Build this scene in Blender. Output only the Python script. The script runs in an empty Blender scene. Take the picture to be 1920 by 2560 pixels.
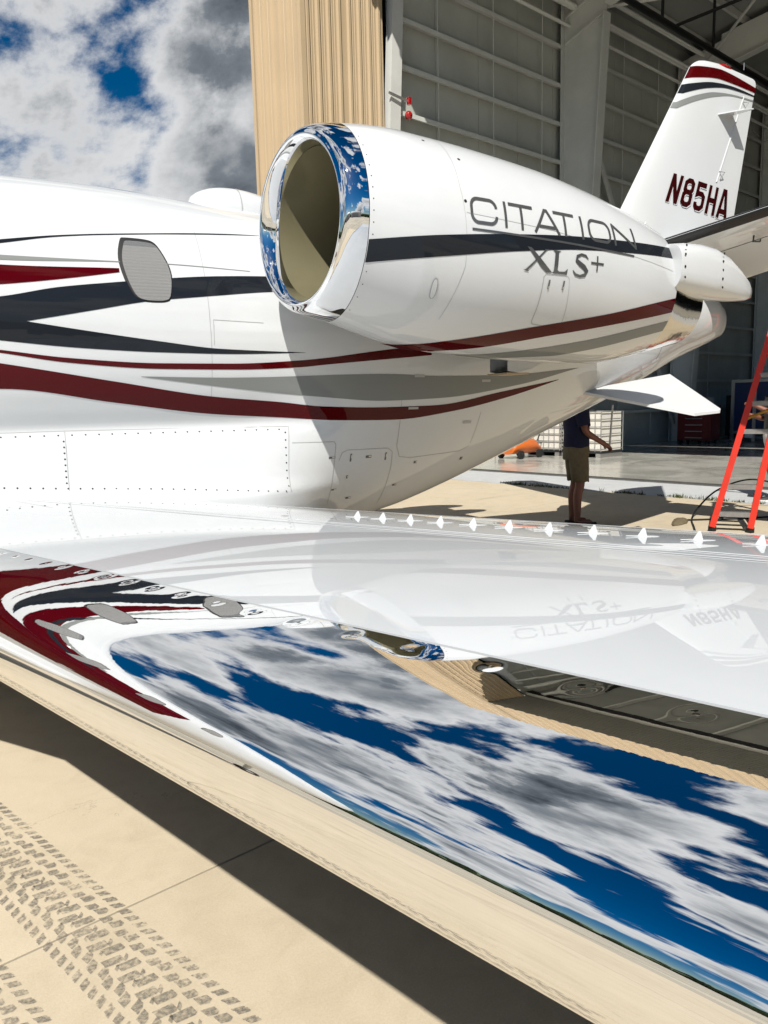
import bpy, bmesh, math, random
from math import sin, cos, pi, radians, sqrt, atan2
from mathutils import Vector, Matrix
from mathutils.geometry import tessellate_polygon

random.seed(7)
scene = bpy.context.scene
COL = scene.collection

# ------------------------------------------------------------------ camera
F_PX, CAM_H, YAW, Y_HOR, ROLL = 1900.0, 1.5, radians(28), 1010.0, .025
pitch = math.atan((1280 - Y_HOR) / F_PX)
fw = Vector((sin(YAW) * cos(pitch), cos(YAW) * cos(pitch), -sin(pitch)))
r0 = Vector((cos(YAW), -sin(YAW), 0))
d0 = fw.cross(r0)
if d0.z > 0:
    d0 = -d0
rt = r0 * cos(ROLL) + d0 * sin(ROLL)
dn = -r0 * sin(ROLL) + d0 * cos(ROLL)
cam_data = bpy.data.cameras.new('camera')
cam = bpy.data.objects.new('camera', cam_data)
COL.objects.link(cam)
cam_data.sensor_fit = 'HORIZONTAL'
cam_data.sensor_width = 36
cam_data.lens = F_PX / 1920 * 36
cam_data.clip_start = .02
cam_data.clip_end = 3000
m = Matrix((rt, -dn, -fw)).transposed().to_4x4()
m.translation = (0, 0, CAM_H)
cam.matrix_world = m
scene.camera = cam

# ------------------------------------------------------------------ sky, sun, exposure
SUN = Vector((.58, .75, -1.0)).normalized()
SUN_EL = math.asin(-SUN.z)
SUN_ROT = atan2(-SUN.x, -SUN.y)
world = bpy.data.worlds.new('World')
scene.world = world
world.use_nodes = True


def node(nt, kind, **kw):
    n = nt.nodes.new(kind)
    for k, v in kw.items():
        if k.startswith('i_'):
            key = k[2:]
            n.inputs[int(key) if key.isdigit() else key.replace('_', ' ')].default_value = v
        else:
            setattr(n, k, v)
    return n


def math_n(nt, op, a, b=None, c=None, clamp=False):
    n = nt.nodes.new('ShaderNodeMath')
    n.operation = op
    n.use_clamp = clamp
    for i, v in enumerate((a, b, c)):
        if v is None:
            continue
        if isinstance(v, (int, float)):
            n.inputs[i].default_value = v
        else:
            nt.links.new(v, n.inputs[i])
    return n.outputs[0]


def maprange(nt, val, a, b, c, d, smooth=True):
    n = nt.nodes.new('ShaderNodeMapRange')
    n.interpolation_type = 'SMOOTHSTEP' if smooth else 'LINEAR'
    nt.links.new(val, n.inputs[0])
    for i, v in zip((1, 2, 3, 4), (a, b, c, d)):
        n.inputs[i].default_value = v
    return n.outputs[0]


def build_world():
    nt = world.node_tree
    nt.nodes.clear()
    L = nt.links.new
    out = node(nt, 'ShaderNodeOutputWorld')
    sky = node(nt, 'ShaderNodeTexSky', sky_type='NISHITA', sun_disc=False)
    sky.sun_elevation = SUN_EL
    sky.sun_rotation = SUN_ROT
    sky.altitude = 0
    sky.air_density = 1.0
    sky.dust_density = .2
    sky.ozone_density = 4.0
    hs = node(nt, 'ShaderNodeHueSaturation', i_Saturation=SKY_SAT, i_Value=1.0)
    L(sky.outputs[0], hs.inputs['Color'])
    bg = node(nt, 'ShaderNodeBackground', i_Strength=SKY_STRENGTH)
    L(hs.outputs[0], bg.inputs[0])
    tc = node(nt, 'ShaderNodeTexCoord')
    mp = node(nt, 'ShaderNodeMapping')
    mp.inputs['Location'].default_value = CLOUD_OFF
    mp.inputs['Scale'].default_value = (1, 1, 1.5)
    L(tc.outputs['Generated'], mp.inputs[0])

    def noise(vec, sc, det, rough, dist=0.0):
        n = node(nt, 'ShaderNodeTexNoise', i_Scale=sc, i_Detail=det, i_Roughness=rough, i_Distortion=dist)
        L(vec, n.inputs['Vector'])
        return n.outputs[0]
    def shifted(v):
        a = node(nt, 'ShaderNodeVectorMath', operation='ADD')
        L(mp.outputs[0], a.inputs[0])
        a.inputs[1].default_value = v
        return a.outputs[0]
    base = noise(mp.outputs[0], 1.9, 9, .61, .15)
    big = noise(shifted((3.1, 1.7, .4)), 1.1, 3, .5)
    vor = node(nt, 'ShaderNodeTexVoronoi', feature='F1', i_Scale=4.2, i_Detail=2.0, i_Roughness=.5)
    wob = node(nt, 'ShaderNodeVectorMath', operation='ADD')
    L(mp.outputs[0], wob.inputs[0])
    nz = node(nt, 'ShaderNodeTexNoise', i_Scale=9.0, i_Detail=2.0)
    L(mp.outputs[0], nz.inputs['Vector'])
    sc_ = node(nt, 'ShaderNodeVectorMath', operation='SCALE')
    L(nz.outputs['Color'], sc_.inputs[0])
    sc_.inputs['Scale'].default_value = .06
    L(sc_.outputs[0], wob.inputs[1])
    L(wob.outputs[0], vor.inputs['Vector'])
    puff = math_n(nt, 'MULTIPLY', math_n(nt, 'SUBTRACT', .55, vor.outputs['Distance']), PUFF)
    dens = math_n(nt, 'ADD', math_n(nt, 'ADD', base, puff), math_n(nt, 'MULTIPLY', math_n(nt, 'SUBTRACT', big, .5), .45))
    lit_v = (-SUN.x * .09, -SUN.y * .09, -SUN.z * .115)
    toward = noise(shifted(lit_v), 1.9, 5, .55, .15)
    mask = maprange(nt, dens, COVER, COVER + .075, 0, 1)
    depth = maprange(nt, dens, COVER + .03, COVER + .25, 0, 1)
    soft = noise(mp.outputs[0], 1.9, 5, .55, .15)
    diff = math_n(nt, 'SUBTRACT', soft, toward)
    lit = maprange(nt, diff, -.045, .055, 0, 1)
    # brightness of the cloud: sun side bright, thick undersides grey
    shade = math_n(nt, 'MULTIPLY', depth, math_n(nt, 'SUBTRACT', 1.0, lit))
    cell = maprange(nt, vor.outputs['Distance'], .15, .65, 0, .45)
    val = math_n(nt, 'SUBTRACT', math_n(nt, 'SUBTRACT', 1.0, math_n(nt, 'MULTIPLY', shade, .78)), math_n(nt, 'MULTIPLY', cell, depth), clamp=True)
    ramp = node(nt, 'ShaderNodeValToRGB')
    e = ramp.color_ramp.elements
    e[0].position = 0.0
    e[0].color = (.065, .08, .10, 1)
    e[1].position = 1.0
    e[1].color = (.93, .94, .95, 1)
    k = ramp.color_ramp.elements.new(.55)
    k.color = (.235, .265, .30, 1)
    L(val, ramp.inputs[0])
    cbg = node(nt, 'ShaderNodeBackground', i_Strength=CLOUD_STRENGTH)
    L(ramp.outputs[0], cbg.inputs[0])
    sep = node(nt, 'ShaderNodeSeparateXYZ')
    L(tc.outputs['Generated'], sep.inputs[0])
    hor = maprange(nt, sep.outputs[2], -.01, .10, 0, 1)
    fac = math_n(nt, 'MULTIPLY', mask, hor)
    mix = node(nt, 'ShaderNodeMixShader')
    L(fac, mix.inputs[0])
    L(bg.outputs[0], mix.inputs[1])
    L(cbg.outputs[0], mix.inputs[2])
    L(mix.outputs[0], out.inputs[0])


PUFF = .18
SKY_STRENGTH, SKY_SAT, CLOUD_STRENGTH, COVER, CLOUD_OFF = .05, 1.45, .80, .412, (6.2, 3.2, 1.0)
build_world()
sun_data = bpy.data.lights.new('sun', 'SUN')
sun_data.energy = 5.0
sun_data.angle = radians(.53)
sun_data.color = (1.0, .965, .90)
sun = bpy.data.objects.new('sun', sun_data)
COL.objects.link(sun)
sun.rotation_euler = SUN.to_track_quat('-Z', 'Y').to_euler()
sun.location = (-20, -25, 40)
scene.view_settings.view_transform = 'Standard'
scene.view_settings.look = 'None'
scene.view_settings.gamma = 1
scene.view_settings.use_curve_mapping = False
scene.view_settings.exposure = .05
scene.cycles.max_bounces = 8
scene.cycles.diffuse_bounces = 1
scene.cycles.glossy_bounces = 6
scene.cycles.caustics_reflective = True
scene.cycles.blur_glossy = .3
scene.cycles.sample_clamp_indirect = 6

# ------------------------------------------------------------------ materials
MATS = {}


def pbr(name, col, rough=.5, metal=0.0, coat=0.0, coat_rough=.03, noise=0.0, nscale=3.0, bump=0.0, bscale=60.0, spec=.5, ior=1.5):
    """plain procedural material: base colour with slight noise variation and bump"""
    mt = bpy.data.materials.new(name)
    mt.use_nodes = True
    nt = mt.node_tree
    b = nt.nodes['Principled BSDF']
    b.inputs['Base Color'].default_value = (*col, 1)
    b.inputs['Roughness'].default_value = rough
    b.inputs['Metallic'].default_value = metal
    b.inputs['IOR'].default_value = ior
    b.inputs['Coat Weight'].default_value = coat
    b.inputs['Coat Roughness'].default_value = coat_rough
    b.inputs['Specular IOR Level'].default_value = spec
    L = nt.links.new
    geo = node(nt, 'ShaderNodeNewGeometry')
    if noise:
        n = node(nt, 'ShaderNodeTexNoise', i_Scale=nscale, i_Detail=8, i_Roughness=.6)
        L(geo.outputs['Position'], n.inputs['Vector'])
        v = maprange(nt, n.outputs[0], .3, .7, 1 - noise, 1 + noise)
        mx = node(nt, 'ShaderNodeVectorMath', operation='SCALE')
        mx.inputs[0].default_value = col
        L(v, mx.inputs['Scale'])
        L(mx.outputs[0], b.inputs['Base Color'])
    if bump:
        n = node(nt, 'ShaderNodeTexNoise', i_Scale=bscale, i_Detail=5, i_Roughness=.6)
        L(geo.outputs['Position'], n.inputs['Vector'])
        bp = node(nt, 'ShaderNodeBump', i_Strength=1.0, i_Distance=bump)
        L(n.outputs[0], bp.inputs['Height'])
        L(bp.outputs[0], b.inputs['Normal'])
    MATS[name] = mt
    return mt


pbr('white_paint', (.67, .685, .69), .32, coat=1.0, coat_rough=.012, noise=.012, nscale=2.5, bump=.00035, bscale=5, spec=.0)
pbr('wing_white', (.63, .65, .665), .30, coat=1.0, coat_rough=.008, noise=.012, nscale=2.5, bump=.00008, bscale=5, spec=.0)
pbr('red_paint', (.075, .0008, .002), .3, coat=.45, coat_rough=.015, spec=.0)
pbr('registration_maroon', (.034, .0008, .0016), .3, coat=.45)
pbr('charcoal_paint', (.015, .018, .023), .3, coat=.45, coat_rough=.015, spec=.0)
pbr('grey_paint', (.235, .245, .235), .3, coat=.45, coat_rough=.015, spec=.0)
pbr('letter_grey', (.075, .078, .08), .3, coat=1.0)
pbr('chrome', (.90, .905, .91), .012, metal=1.0, noise=.012, nscale=30)


def polish(mt):
    """buffing streaks along the span, haze patches and a little orange peel on the bright metal"""
    nt = mt.node_tree
    L = nt.links.new
    b = nt.nodes['Principled BSDF']
    geo = node(nt, 'ShaderNodeNewGeometry')
    mp = node(nt, 'ShaderNodeMapping')
    mp.inputs['Rotation'].default_value = (0, 0, .268)
    mp.inputs['Scale'].default_value = (1, .035, 1)
    L(geo.outputs['Position'], mp.inputs[0])
    streak = node(nt, 'ShaderNodeTexNoise', i_Scale=420, i_Detail=3, i_Roughness=.6)
    L(mp.outputs[0], streak.inputs['Vector'])
    haze = node(nt, 'ShaderNodeTexNoise', i_Scale=4.5, i_Detail=7, i_Roughness=.65)
    peel = node(nt, 'ShaderNodeTexNoise', i_Scale=11, i_Detail=3)
    L(geo.outputs['Position'], haze.inputs['Vector'])
    L(geo.outputs['Position'], peel.inputs['Vector'])
    r = math_n(nt, 'ADD', maprange(nt, haze.outputs[0], .48, .75, .008, .035), maprange(nt, streak.outputs[0], .55, .8, 0, .03))
    L(r, b.inputs['Roughness'])
    h = math_n(nt, 'ADD', math_n(nt, 'MULTIPLY', streak.outputs[0], .012), peel.outputs[0])
    bp = node(nt, 'ShaderNodeBump', i_Strength=1.0, i_Distance=.0001)
    L(h, bp.inputs['Height'])
    L(bp.outputs[0], b.inputs['Normal'])


polish(MATS['chrome'])
pbr('nozzle_metal', (.60, .565, .51), .09, metal=1.0, bump=.004, bscale=4)
pbr('screw_chrome', (.35, .35, .35), .12, metal=1.0)
pbr('duct_paint', (.165, .148, .085), .42, noise=.05, nscale=4)
pbr('fan_metal', (.10, .10, .09), .35, metal=1.0)
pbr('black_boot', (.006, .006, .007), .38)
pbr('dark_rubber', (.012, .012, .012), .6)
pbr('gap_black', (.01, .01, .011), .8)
pbr('rivet_grey', (.42, .42, .41), .35)
pbr('screw_dark', (.05, .05, .05), .4, metal=.6)
pbr('shade_fabric', (.135, .127, .118), .85, noise=.05, nscale=50)
pbr('placard', (.12, .12, .12), .5)
pbr('red_lens', (.38, .006, .008), .15, coat=1.0)

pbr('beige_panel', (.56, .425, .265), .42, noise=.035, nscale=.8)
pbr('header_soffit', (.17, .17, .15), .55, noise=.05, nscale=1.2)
pbr('inner_wall', (.54, .555, .495), .75, noise=.10, nscale=.55)
pbr('girt_paint', (.66, .67, .62), .6, noise=.06, nscale=1.5)
pbr('column_paint', (.68, .69, .64), .55, noise=.08, nscale=.9)
pbr('roof_deck', (.32, .33, .30), .8, noise=.08, nscale=.7)
pbr('post_white', (.66, .66, .62), .5, noise=.05, nscale=2)
pbr('black_pipe', (.006, .006, .006), .5)
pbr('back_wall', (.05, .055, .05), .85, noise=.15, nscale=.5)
pbr('steel_rail', (.16, .155, .14), .5, metal=.4, noise=.15, nscale=4)
pbr('bin_dark', (.018, .02, .022), .5, noise=.2, nscale=2)
pbr('navy_panel', (.012, .03, .10), .4)
pbr('alu', (.55, .55, .54), .38, metal=.85)
pbr('step_alu', (.30, .29, .28), .5, metal=.6, noise=.1, nscale=20)
pbr('ladder_red', (.60, .030, .012), .38, noise=.06, nscale=6)
pbr('ladder_yellow', (.55, .27, .02), .45)
pbr('tote_plastic', (.78, .74, .66), .5, noise=.04, nscale=4)
pbr('orange_paint', (.62, .14, .02), .4, noise=.06, nscale=4)
pbr('navy_cloth', (.008, .011, .04), .9, noise=.15, nscale=18, bump=.004, bscale=25)
pbr('khaki_cloth', (.165, .13, .075), .9, noise=.12, nscale=18, bump=.004, bscale=25)
pbr('pale_cloth', (.62, .58, .55), .9, noise=.08, nscale=18, bump=.004, bscale=25)
pbr('skin', (.24, .095, .06), .55, noise=.06, nscale=14)
pbr('hair', (.02, .012, .008), .6, bump=.003, bscale=120)
pbr('shoe_black', (.015, .015, .016), .6)
pbr('sole_white', (.75, .75, .73), .6)
pbr('cable_black', (.010, .010, .011), .55)
pbr('weed_green', (.07, .085, .022), .8, noise=.3, nscale=15)
pbr('far_leaf', (.045, .07, .025), .9, noise=.4, nscale=.3)
pbr('far_wall', (.55, .54, .52), .7)
pbr('far_roof', (.30, .30, .31), .6)


def concrete(name, a, b, c, rough, spec=.3, gloss_noise=False, joints=False):
    mt = bpy.data.materials.new(name)
    mt.use_nodes = True
    nt = mt.node_tree
    L = nt.links.new
    bs = nt.nodes['Principled BSDF']
    bs.inputs['Roughness'].default_value = rough
    bs.inputs['Specular IOR Level'].default_value = spec
    geo = node(nt, 'ShaderNodeNewGeometry')
    n1 = node(nt, 'ShaderNodeTexNoise', i_Scale=.9, i_Detail=6, i_Roughness=.62, i_Distortion=.6)
    n2 = node(nt, 'ShaderNodeTexNoise', i_Scale=7, i_Detail=6, i_Roughness=.65, i_Distortion=.8)
    n3 = node(nt, 'ShaderNodeTexNoise', i_Scale=160, i_Detail=4, i_Roughness=.7)
    vo = node(nt, 'ShaderNodeTexVoronoi', i_Scale=38)
    for n in (n1, n2, n3, vo):
        L(geo.outputs['Position'], n.inputs['Vector'])
    r = node(nt, 'ShaderNodeValToRGB')
    e = r.color_ramp.elements
    e[0].position, e[0].color = .30, (*a, 1)
    e[1].position, e[1].color = .72, (*c, 1)
    k = e.new(.5)
    k.color = (*b, 1)
    mix = math_n(nt, 'ADD', math_n(nt, 'MULTIPLY', n1.outputs[0], .55), math_n(nt, 'MULTIPLY', n2.outputs[0], .45))
    L(mix, r.inputs[0])
    fine = maprange(nt, n3.outputs[0], .3, .7, .93, 1.05)
    spot = maprange(nt, vo.outputs['Distance'], .02, .06, .72, 1.0)
    oi = node(nt, 'ShaderNodeObjectInfo')
    tint = maprange(nt, oi.outputs['Random'], 0, 1, .96, 1.04, False)
    st = node(nt, 'ShaderNodeTexNoise', i_Scale=.55, i_Detail=7, i_Roughness=.72, i_Distortion=1.2)
    L(geo.outputs['Position'], st.inputs['Vector'])
    stain = maprange(nt, st.outputs[0], .56, .74, 1.0, .74)
    ck = node(nt, 'ShaderNodeTexVoronoi', feature='DISTANCE_TO_EDGE', i_Scale=.55)
    wv = node(nt, 'ShaderNodeTexNoise', i_Scale=2.2, i_Detail=6, i_Roughness=.65)
    L(geo.outputs['Position'], wv.inputs['Vector'])
    wa = node(nt, 'ShaderNodeVectorMath', operation='ADD')
    ws = node(nt, 'ShaderNodeVectorMath', operation='SCALE')
    ws.inputs['Scale'].default_value = .9
    L(wv.outputs['Color'], ws.inputs[0])
    L(geo.outputs['Position'], wa.inputs[0])
    L(ws.outputs[0], wa.inputs[1])
    L(wa.outputs[0], ck.inputs['Vector'])
    crack = maprange(nt, ck.outputs['Distance'], .0, .0035, .80, 1.0)
    f = math_n(nt, 'MULTIPLY', math_n(nt, 'MULTIPLY', fine, tint), math_n(nt, 'MULTIPLY', spot, math_n(nt, 'MULTIPLY', stain, crack)))
    if joints:
        mpj = node(nt, 'ShaderNodeMapping')
        mpj.inputs['Rotation'].default_value = (0, 0, -.227)
        mpj.inputs['Scale'].default_value = (1 / 4.5, 1 / 4.58, 1)
        L(geo.outputs['Position'], mpj.inputs[0])
        sx = node(nt, 'ShaderNodeSeparateXYZ')
        L(mpj.outputs[0], sx.inputs[0])
        for ax in (0, 1):
            fr = math_n(nt, 'FRACT', sx.outputs[ax])
            dd_ = math_n(nt, 'ABSOLUTE', math_n(nt, 'SUBTRACT', fr, .5))
            f = math_n(nt, 'MULTIPLY', f, maprange(nt, dd_, .478, .488, 1.0, .34))
        wn = node(nt, 'ShaderNodeTexWhiteNoise', noise_dimensions='2D')
        fl = node(nt, 'ShaderNodeVectorMath', operation='FLOOR')
        L(mpj.outputs[0], fl.inputs[0])
        L(fl.outputs[0], wn.inputs['Vector'])
        f = math_n(nt, 'MULTIPLY', f, maprange(nt, wn.outputs[0], 0, 1, .82, 1.12, False))
    sc = node(nt, 'ShaderNodeVectorMath', operation='SCALE')
    L(r.outputs[0], sc.inputs[0])
    L(f, sc.inputs['Scale'])
    L(sc.outputs[0], bs.inputs['Base Color'])
    bp = node(nt, 'ShaderNodeBump', i_Strength=.5, i_Distance=.0015)
    L(math_n(nt, 'ADD', n2.outputs[0], math_n(nt, 'MULTIPLY', n3.outputs[0], .6)), bp.inputs['Height'])
    L(bp.outputs[0], bs.inputs['Normal'])
    if gloss_noise:
        L(maprange(nt, n1.outputs[0], .35, .65, rough * .6, rough * 1.5), bs.inputs['Roughness'])
    MATS[name] = mt


concrete('concrete', (.53, .445, .315), (.63, .535, .39), (.68, .585, .44), .78)
concrete('apron_far', (.40, .355, .275), (.47, .42, .33), (.52, .47, .385), .85, joints=True)
concrete('strip_concrete', (.46, .47, .47), (.56, .57, .57), (.64, .64, .63), .7)
concrete('hangar_floor', (.50, .48, .42), (.55, .53, .47), (.60, .58, .52), .16, .5, True)
concrete('joint_fill', (.05, .04, .03), (.07, .06, .045), (.10, .085, .065), .9)

# tyre prints: grey dust, worn thin in places
mt = bpy.data.materials.new('tyre_print')
mt.use_nodes = True
nt = mt.node_tree
bs = nt.nodes['Principled BSDF']
bs.inputs['Roughness'].default_value = .85
bs.inputs['Base Color'].default_value = (.235, .215, .18, 1)
geo = node(nt, 'ShaderNodeNewGeometry')
n1 = node(nt, 'ShaderNodeTexNoise', i_Scale=90, i_Detail=6, i_Roughness=.7)
n2 = node(nt, 'ShaderNodeTexNoise', i_Scale=5, i_Detail=4)
for n in (n1, n2):
    nt.links.new(geo.outputs['Position'], n.inputs['Vector'])
al = math_n(nt, 'ADD', maprange(nt, n1.outputs[0], .34, .66, .08, .66), math_n(nt, 'MULTIPLY', math_n(nt, 'SUBTRACT', n2.outputs[0], .5), 1.0), clamp=True)
nt.links.new(al, bs.inputs['Alpha'])
MATS['tyre_print'] = mt
# cabin window glass: clear, thin
g = pbr('cabin_glass', (.9, .92, .93), .02)
g.node_tree.nodes['Principled BSDF'].inputs['Alpha'].default_value = .16


# ------------------------------------------------------------------ mesh helpers
class MB:
    def __init__(self):
        self.v, self.f = [], []

    def add(self, verts, faces):
        o = len(self.v)
        self.v += [tuple(p) for p in verts]
        self.f += [tuple(i + o for i in f) for f in faces]
        return self

    def grid(self, rows, closed=False, flip=False):
        """rows: list of equally long point lists"""
        n, k = len(rows), len(rows[0])
        vs = [p for r in rows for p in r]
        fs = []
        for i in range(n - 1):
            for j in range(k if closed else k - 1):
                a, b = i * k + j, i * k + (j + 1) % k
                q = (a, b, b + k, a + k)
                fs.append(q[::-1] if flip else q)
        return self.add(vs, fs)

    def box(self, c, s, ax=None):
        """box centred c, full sizes s, optional axes (3 vectors)"""
        X, Y, Z = ax if ax else (Vector((1, 0, 0)), Vector((0, 1, 0)), Vector((0, 0, 1)))
        c = Vector(c)
        vs = [c + X * (s[0] / 2 * i) + Y * (s[1] / 2 * j) + Z * (s[2] / 2 * k) for i in (-1, 1) for j in (-1, 1) for k in (-1, 1)]
        return self.add(vs, [(0, 1, 3, 2), (4, 6, 7, 5), (0, 4, 5, 1), (2, 3, 7, 6), (0, 2, 6, 4), (1, 5, 7, 3)])

    def bar(self, p, q, w, h, up=Vector((0, 0, 1))):
        p, q = Vector(p), Vector(q)
        d = (q - p)
        l = d.length
        d.normalize()
        s = d.cross(up)
        if s.length < 1e-4:
            s = d.cross(Vector((1, 0, 0)))
        s.normalize()
        t = s.cross(d)
        return self.box((p + q) / 2, (l, w, h), (d, s, t))

    def tube(self, path, r, n=8, cap=True):
        path = [Vector(p) for p in path]
        rows = []
        rr = r if isinstance(r, (list, tuple)) else [r] * len(path)
        ref = Vector((0, 0, 1))
        for i, p in enumerate(path):
            d = (path[min(i + 1, len(path) - 1)] - path[max(i - 1, 0)]).normalized()
            s = d.cross(ref)
            if s.length < .05:
                s = d.cross(Vector((1, 0, 0)))
            s.normalize()
            t = s.cross(d)
            rows.append([p + (s * cos(2 * pi * k / n) + t * sin(2 * pi * k / n)) * rr[i] for k in range(n)])
        self.grid(rows, closed=True)
        if cap:
            for row, fl in ((rows[0], True), (rows[-1], False)):
                o = len(self.v)
                self.v += [tuple(p) for p in row]
                f = tuple(range(o, o + n))
                self.f.append(f if fl else f[::-1])
        return self

    def disc(self, c, nrm, r, n=8, dome=0.0):
        nrm = Vector(nrm).normalized()
        a = nrm.orthogonal().normalized()
        b = nrm.cross(a)
        c = Vector(c)
        ring = [c + (a * cos(2 * pi * k / n) + b * sin(2 * pi * k / n)) * r for k in range(n)]
        vs = ring + [c + nrm * dome]
        return self.add(vs, [(k, (k + 1) % n, n) for k in range(n)])

    def build(self, name, mat, parent=None, smooth=False, kind=None, sharp=None):
        me = bpy.data.meshes.new(name)
        me.from_pydata(self.v, [], self.f)
        bm = bmesh.new()
        bm.from_mesh(me)
        bmesh.ops.remove_doubles(bm, verts=bm.verts, dist=1e-6)
        bmesh.ops.recalc_face_normals(bm, faces=bm.faces)
        bm.to_mesh(me)
        bm.free()
        return link(name, me, mat, parent, smooth, kind, sharp)


def link(name, me, mat, parent=None, smooth=False, kind=None, sharp=None):
    for mm in (mat if isinstance(mat, (list, tuple)) else [mat]):
        me.materials.append(MATS[mm])
    if smooth:
        me.polygons.foreach_set('use_smooth', [True] * len(me.polygons))
        if sharp:
            me.set_sharp_from_angle(angle=radians(sharp))
    o = bpy.data.objects.new(name, me)
    COL.objects.link(o)
    put(o, parent)
    if kind:
        o['kind'] = kind
    return o


def put(o, parent):
    if parent:
        o.parent = parent
        if parent.type == 'EMPTY':
            o.matrix_parent_inverse = Matrix.Translation(-Vector(parent.location))


def thing(name, label, cat, loc, group=None):
    o = bpy.data.objects.new(name, None)
    COL.objects.link(o)
    o.location = loc
    o.empty_display_size = .2
    tag(o, label, cat, group)
    return o


def tag(o, label, cat, group=None):
    o['label'] = label
    o['category'] = cat
    if group:
        o['group'] = group
    return o


def rod(name, p, q, r, mat, parent, n=8):
    return MB().tube([p, q], r, n).build(name, mat, parent, smooth=True, sharp=40)


def lerp_tab(tab,x,k):
    if x<=tab[0][0]: return tab[0][k]
    for a,b in zip(tab,tab[1:]):
        if x<=b[0]:
            t=(x-a[0])/(b[0]-a[0])
            return a[k]+(b[k]-a[k])*t
    return tab[-1][k]
def smooth_tab(tab,x,k):
    # Catmull-Rom style monotone-ish cubic
    n=len(tab)
    if x<=tab[0][0]: return tab[0][k]
    if x>=tab[-1][0]: return tab[-1][k]
    for i in range(n-1):
        if x<=tab[i+1][0]: break
    def sl(j):
        if j<=0: return (tab[1][k]-tab[0][k])/(tab[1][0]-tab[0][0])
        if j>=n-1: return (tab[-1][k]-tab[-2][k])/(tab[-1][0]-tab[-2][0])
        a=(tab[j][k]-tab[j-1][k])/(tab[j][0]-tab[j-1][0]); b=(tab[j+1][k]-tab[j][k])/(tab[j+1][0]-tab[j][0])
        return 0 if a*b<=0 else 2*a*b/(a+b)
    h=tab[i+1][0]-tab[i][0]; t=(x-tab[i][0])/h
    a,b=tab[i][k],tab[i+1][k]; m0,m1=sl(i)*h,sl(i+1)*h
    return (2*t**3-3*t*t+1)*a+(t**3-2*t*t+t)*m0+(-2*t**3+3*t*t)*b+(t**3-t*t)*m1
YC=5.6
#      x     zt    zb    w     cz
FUS=[(-8.6,1.72,1.62,.03,1.67),(-8.2,1.95,1.40,.30,1.68),(-7.4,2.22,1.12,.58,1.72),(-6.4,2.50,.98,.78,1.82),(-5.3,2.84,.95,.91,1.95),
     (-4.2,2.965,.93,.965,2.0),(-3.0,2.965,.72,.965,2.0),(-2.0,2.965,.58,.965,2.0),(.6,2.965,.55,.965,2.0),(1.0,2.95,.55,.963,2.0),(1.45,2.915,.55,.96,2.0),(2.3,2.87,.56,.95,2.0),
     (2.86,2.85,.645,.93,2.01),(3.44,2.82,.80,.89,2.03),(3.9,2.80,.955,.85,2.06),(4.87,2.76,1.31,.70,2.13),(5.66,2.72,1.60,.54,2.2),(6.27,2.66,1.85,.38,2.26),(6.8,2.58,2.03,.22,2.29),(7.05,2.45,2.12,.10,2.28)]
FLARE=[(2.0,.965),(1.9,.96),(1.8,.944),(1.7,.917),(1.6,.878),(1.5,.825),(1.44,.788),(1.40,.768),(1.375,.775),(1.33,.805),(1.2,.845),(1.1,.875),(1.04,.90),(.99,.94),(.95,.98),(.8,.98),(.66,.86),(.58,.6),(.55,0)]
def sstep(a,b,x):
    t=min(1,max(0,(x-a)/(b-a))); return t*t*(3-2*t)
def hw_fus(x,z):
    zt,zb,w,cz=(smooth_tab(FUS,x,k) for k in (1,2,3,4))
    if z>=cz:
        u=(z-cz)/(zt-cz); return w*math.sqrt(max(0,1-u*u))
    u=(cz-z)/(cz-zb)
    n=2.0+.35*(1-sstep(2.4,3.8,x))
    B=w*max(0,1-u**n)**(1/n)
    t=sstep(1.55,2.35,x)+(1-sstep(-3.4,-2.4,x))
    if t<1:
        ta=[(-a,b) for a,b in FLARE]
        A=lerp_tab(ta,-z,1)
        return A*(1-t)+B*t
    return B
NCY=3.95
#      x    cz    r
NAC=[(1.50,2.475,.425),(1.515,2.475,.448),(1.56,2.475,.468),(1.65,2.475,.487),(1.78,2.47,.505),(2.0,2.445,.545),(2.15,2.42,.565),(2.55,2.37,.58),(3.0,2.325,.57),(3.4,2.28,.54),(3.68,2.245,.508),(4.0,2.22,.44),(4.27,2.205,.36),(4.36,2.20,.33)]
def nac(x): return smooth_tab(NAC,x,1),smooth_tab(NAC,x,2)
def y_nac(x,z):
    cz,r=nac(x); d=r*r-(z-cz)**2
    return NCY-math.sqrt(d) if d>0 else None
def y_fus(x,z): return YC-hw_fus(x,z)


# ================================================================== business jet
JET = thing('business_jet', 'white twin-engine business jet with maroon and charcoal stripes and polished wing leading edge', 'airplane', (0.6, YC, 0))
EPS = 1e-3


def pt_on(fn, x, z, off):
    """point on a port-side surface y = fn(x, z), lifted off along its normal"""
    y = fn(x, z)
    yx = (fn(x + EPS, z) - fn(x - EPS, z)) / (2 * EPS)
    yz = (fn(x, z + EPS) - fn(x, z - EPS)) / (2 * EPS)
    nr = Vector((yx, -1, yz))
    nr.normalize()
    return Vector((x, y, z)) + nr * off, nr


def ynac_safe(x, z):
    cz, r = nac(x)
    d = r * r - (z - cz) ** 2
    return NCY - math.sqrt(max(d, 1e-5))


def stripe(fn, top, bot, mat, parent, x0, x1, n=80, mrow=7, off=.002, name='stripe'):
    rows = []
    for i in range(n + 1):
        x = x0 + (x1 - x0) * i / n
        a, b = smooth_tab(top, x, 1), smooth_tab(bot, x, 1)
        if a - b < .0008:
            a = b + .0008
        rows.append([pt_on(fn, x, a + (b - a) * j / mrow, off)[0] for j in range(mrow + 1)])
    return MB().grid(rows).build(name, mat, parent, smooth=True)


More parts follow.
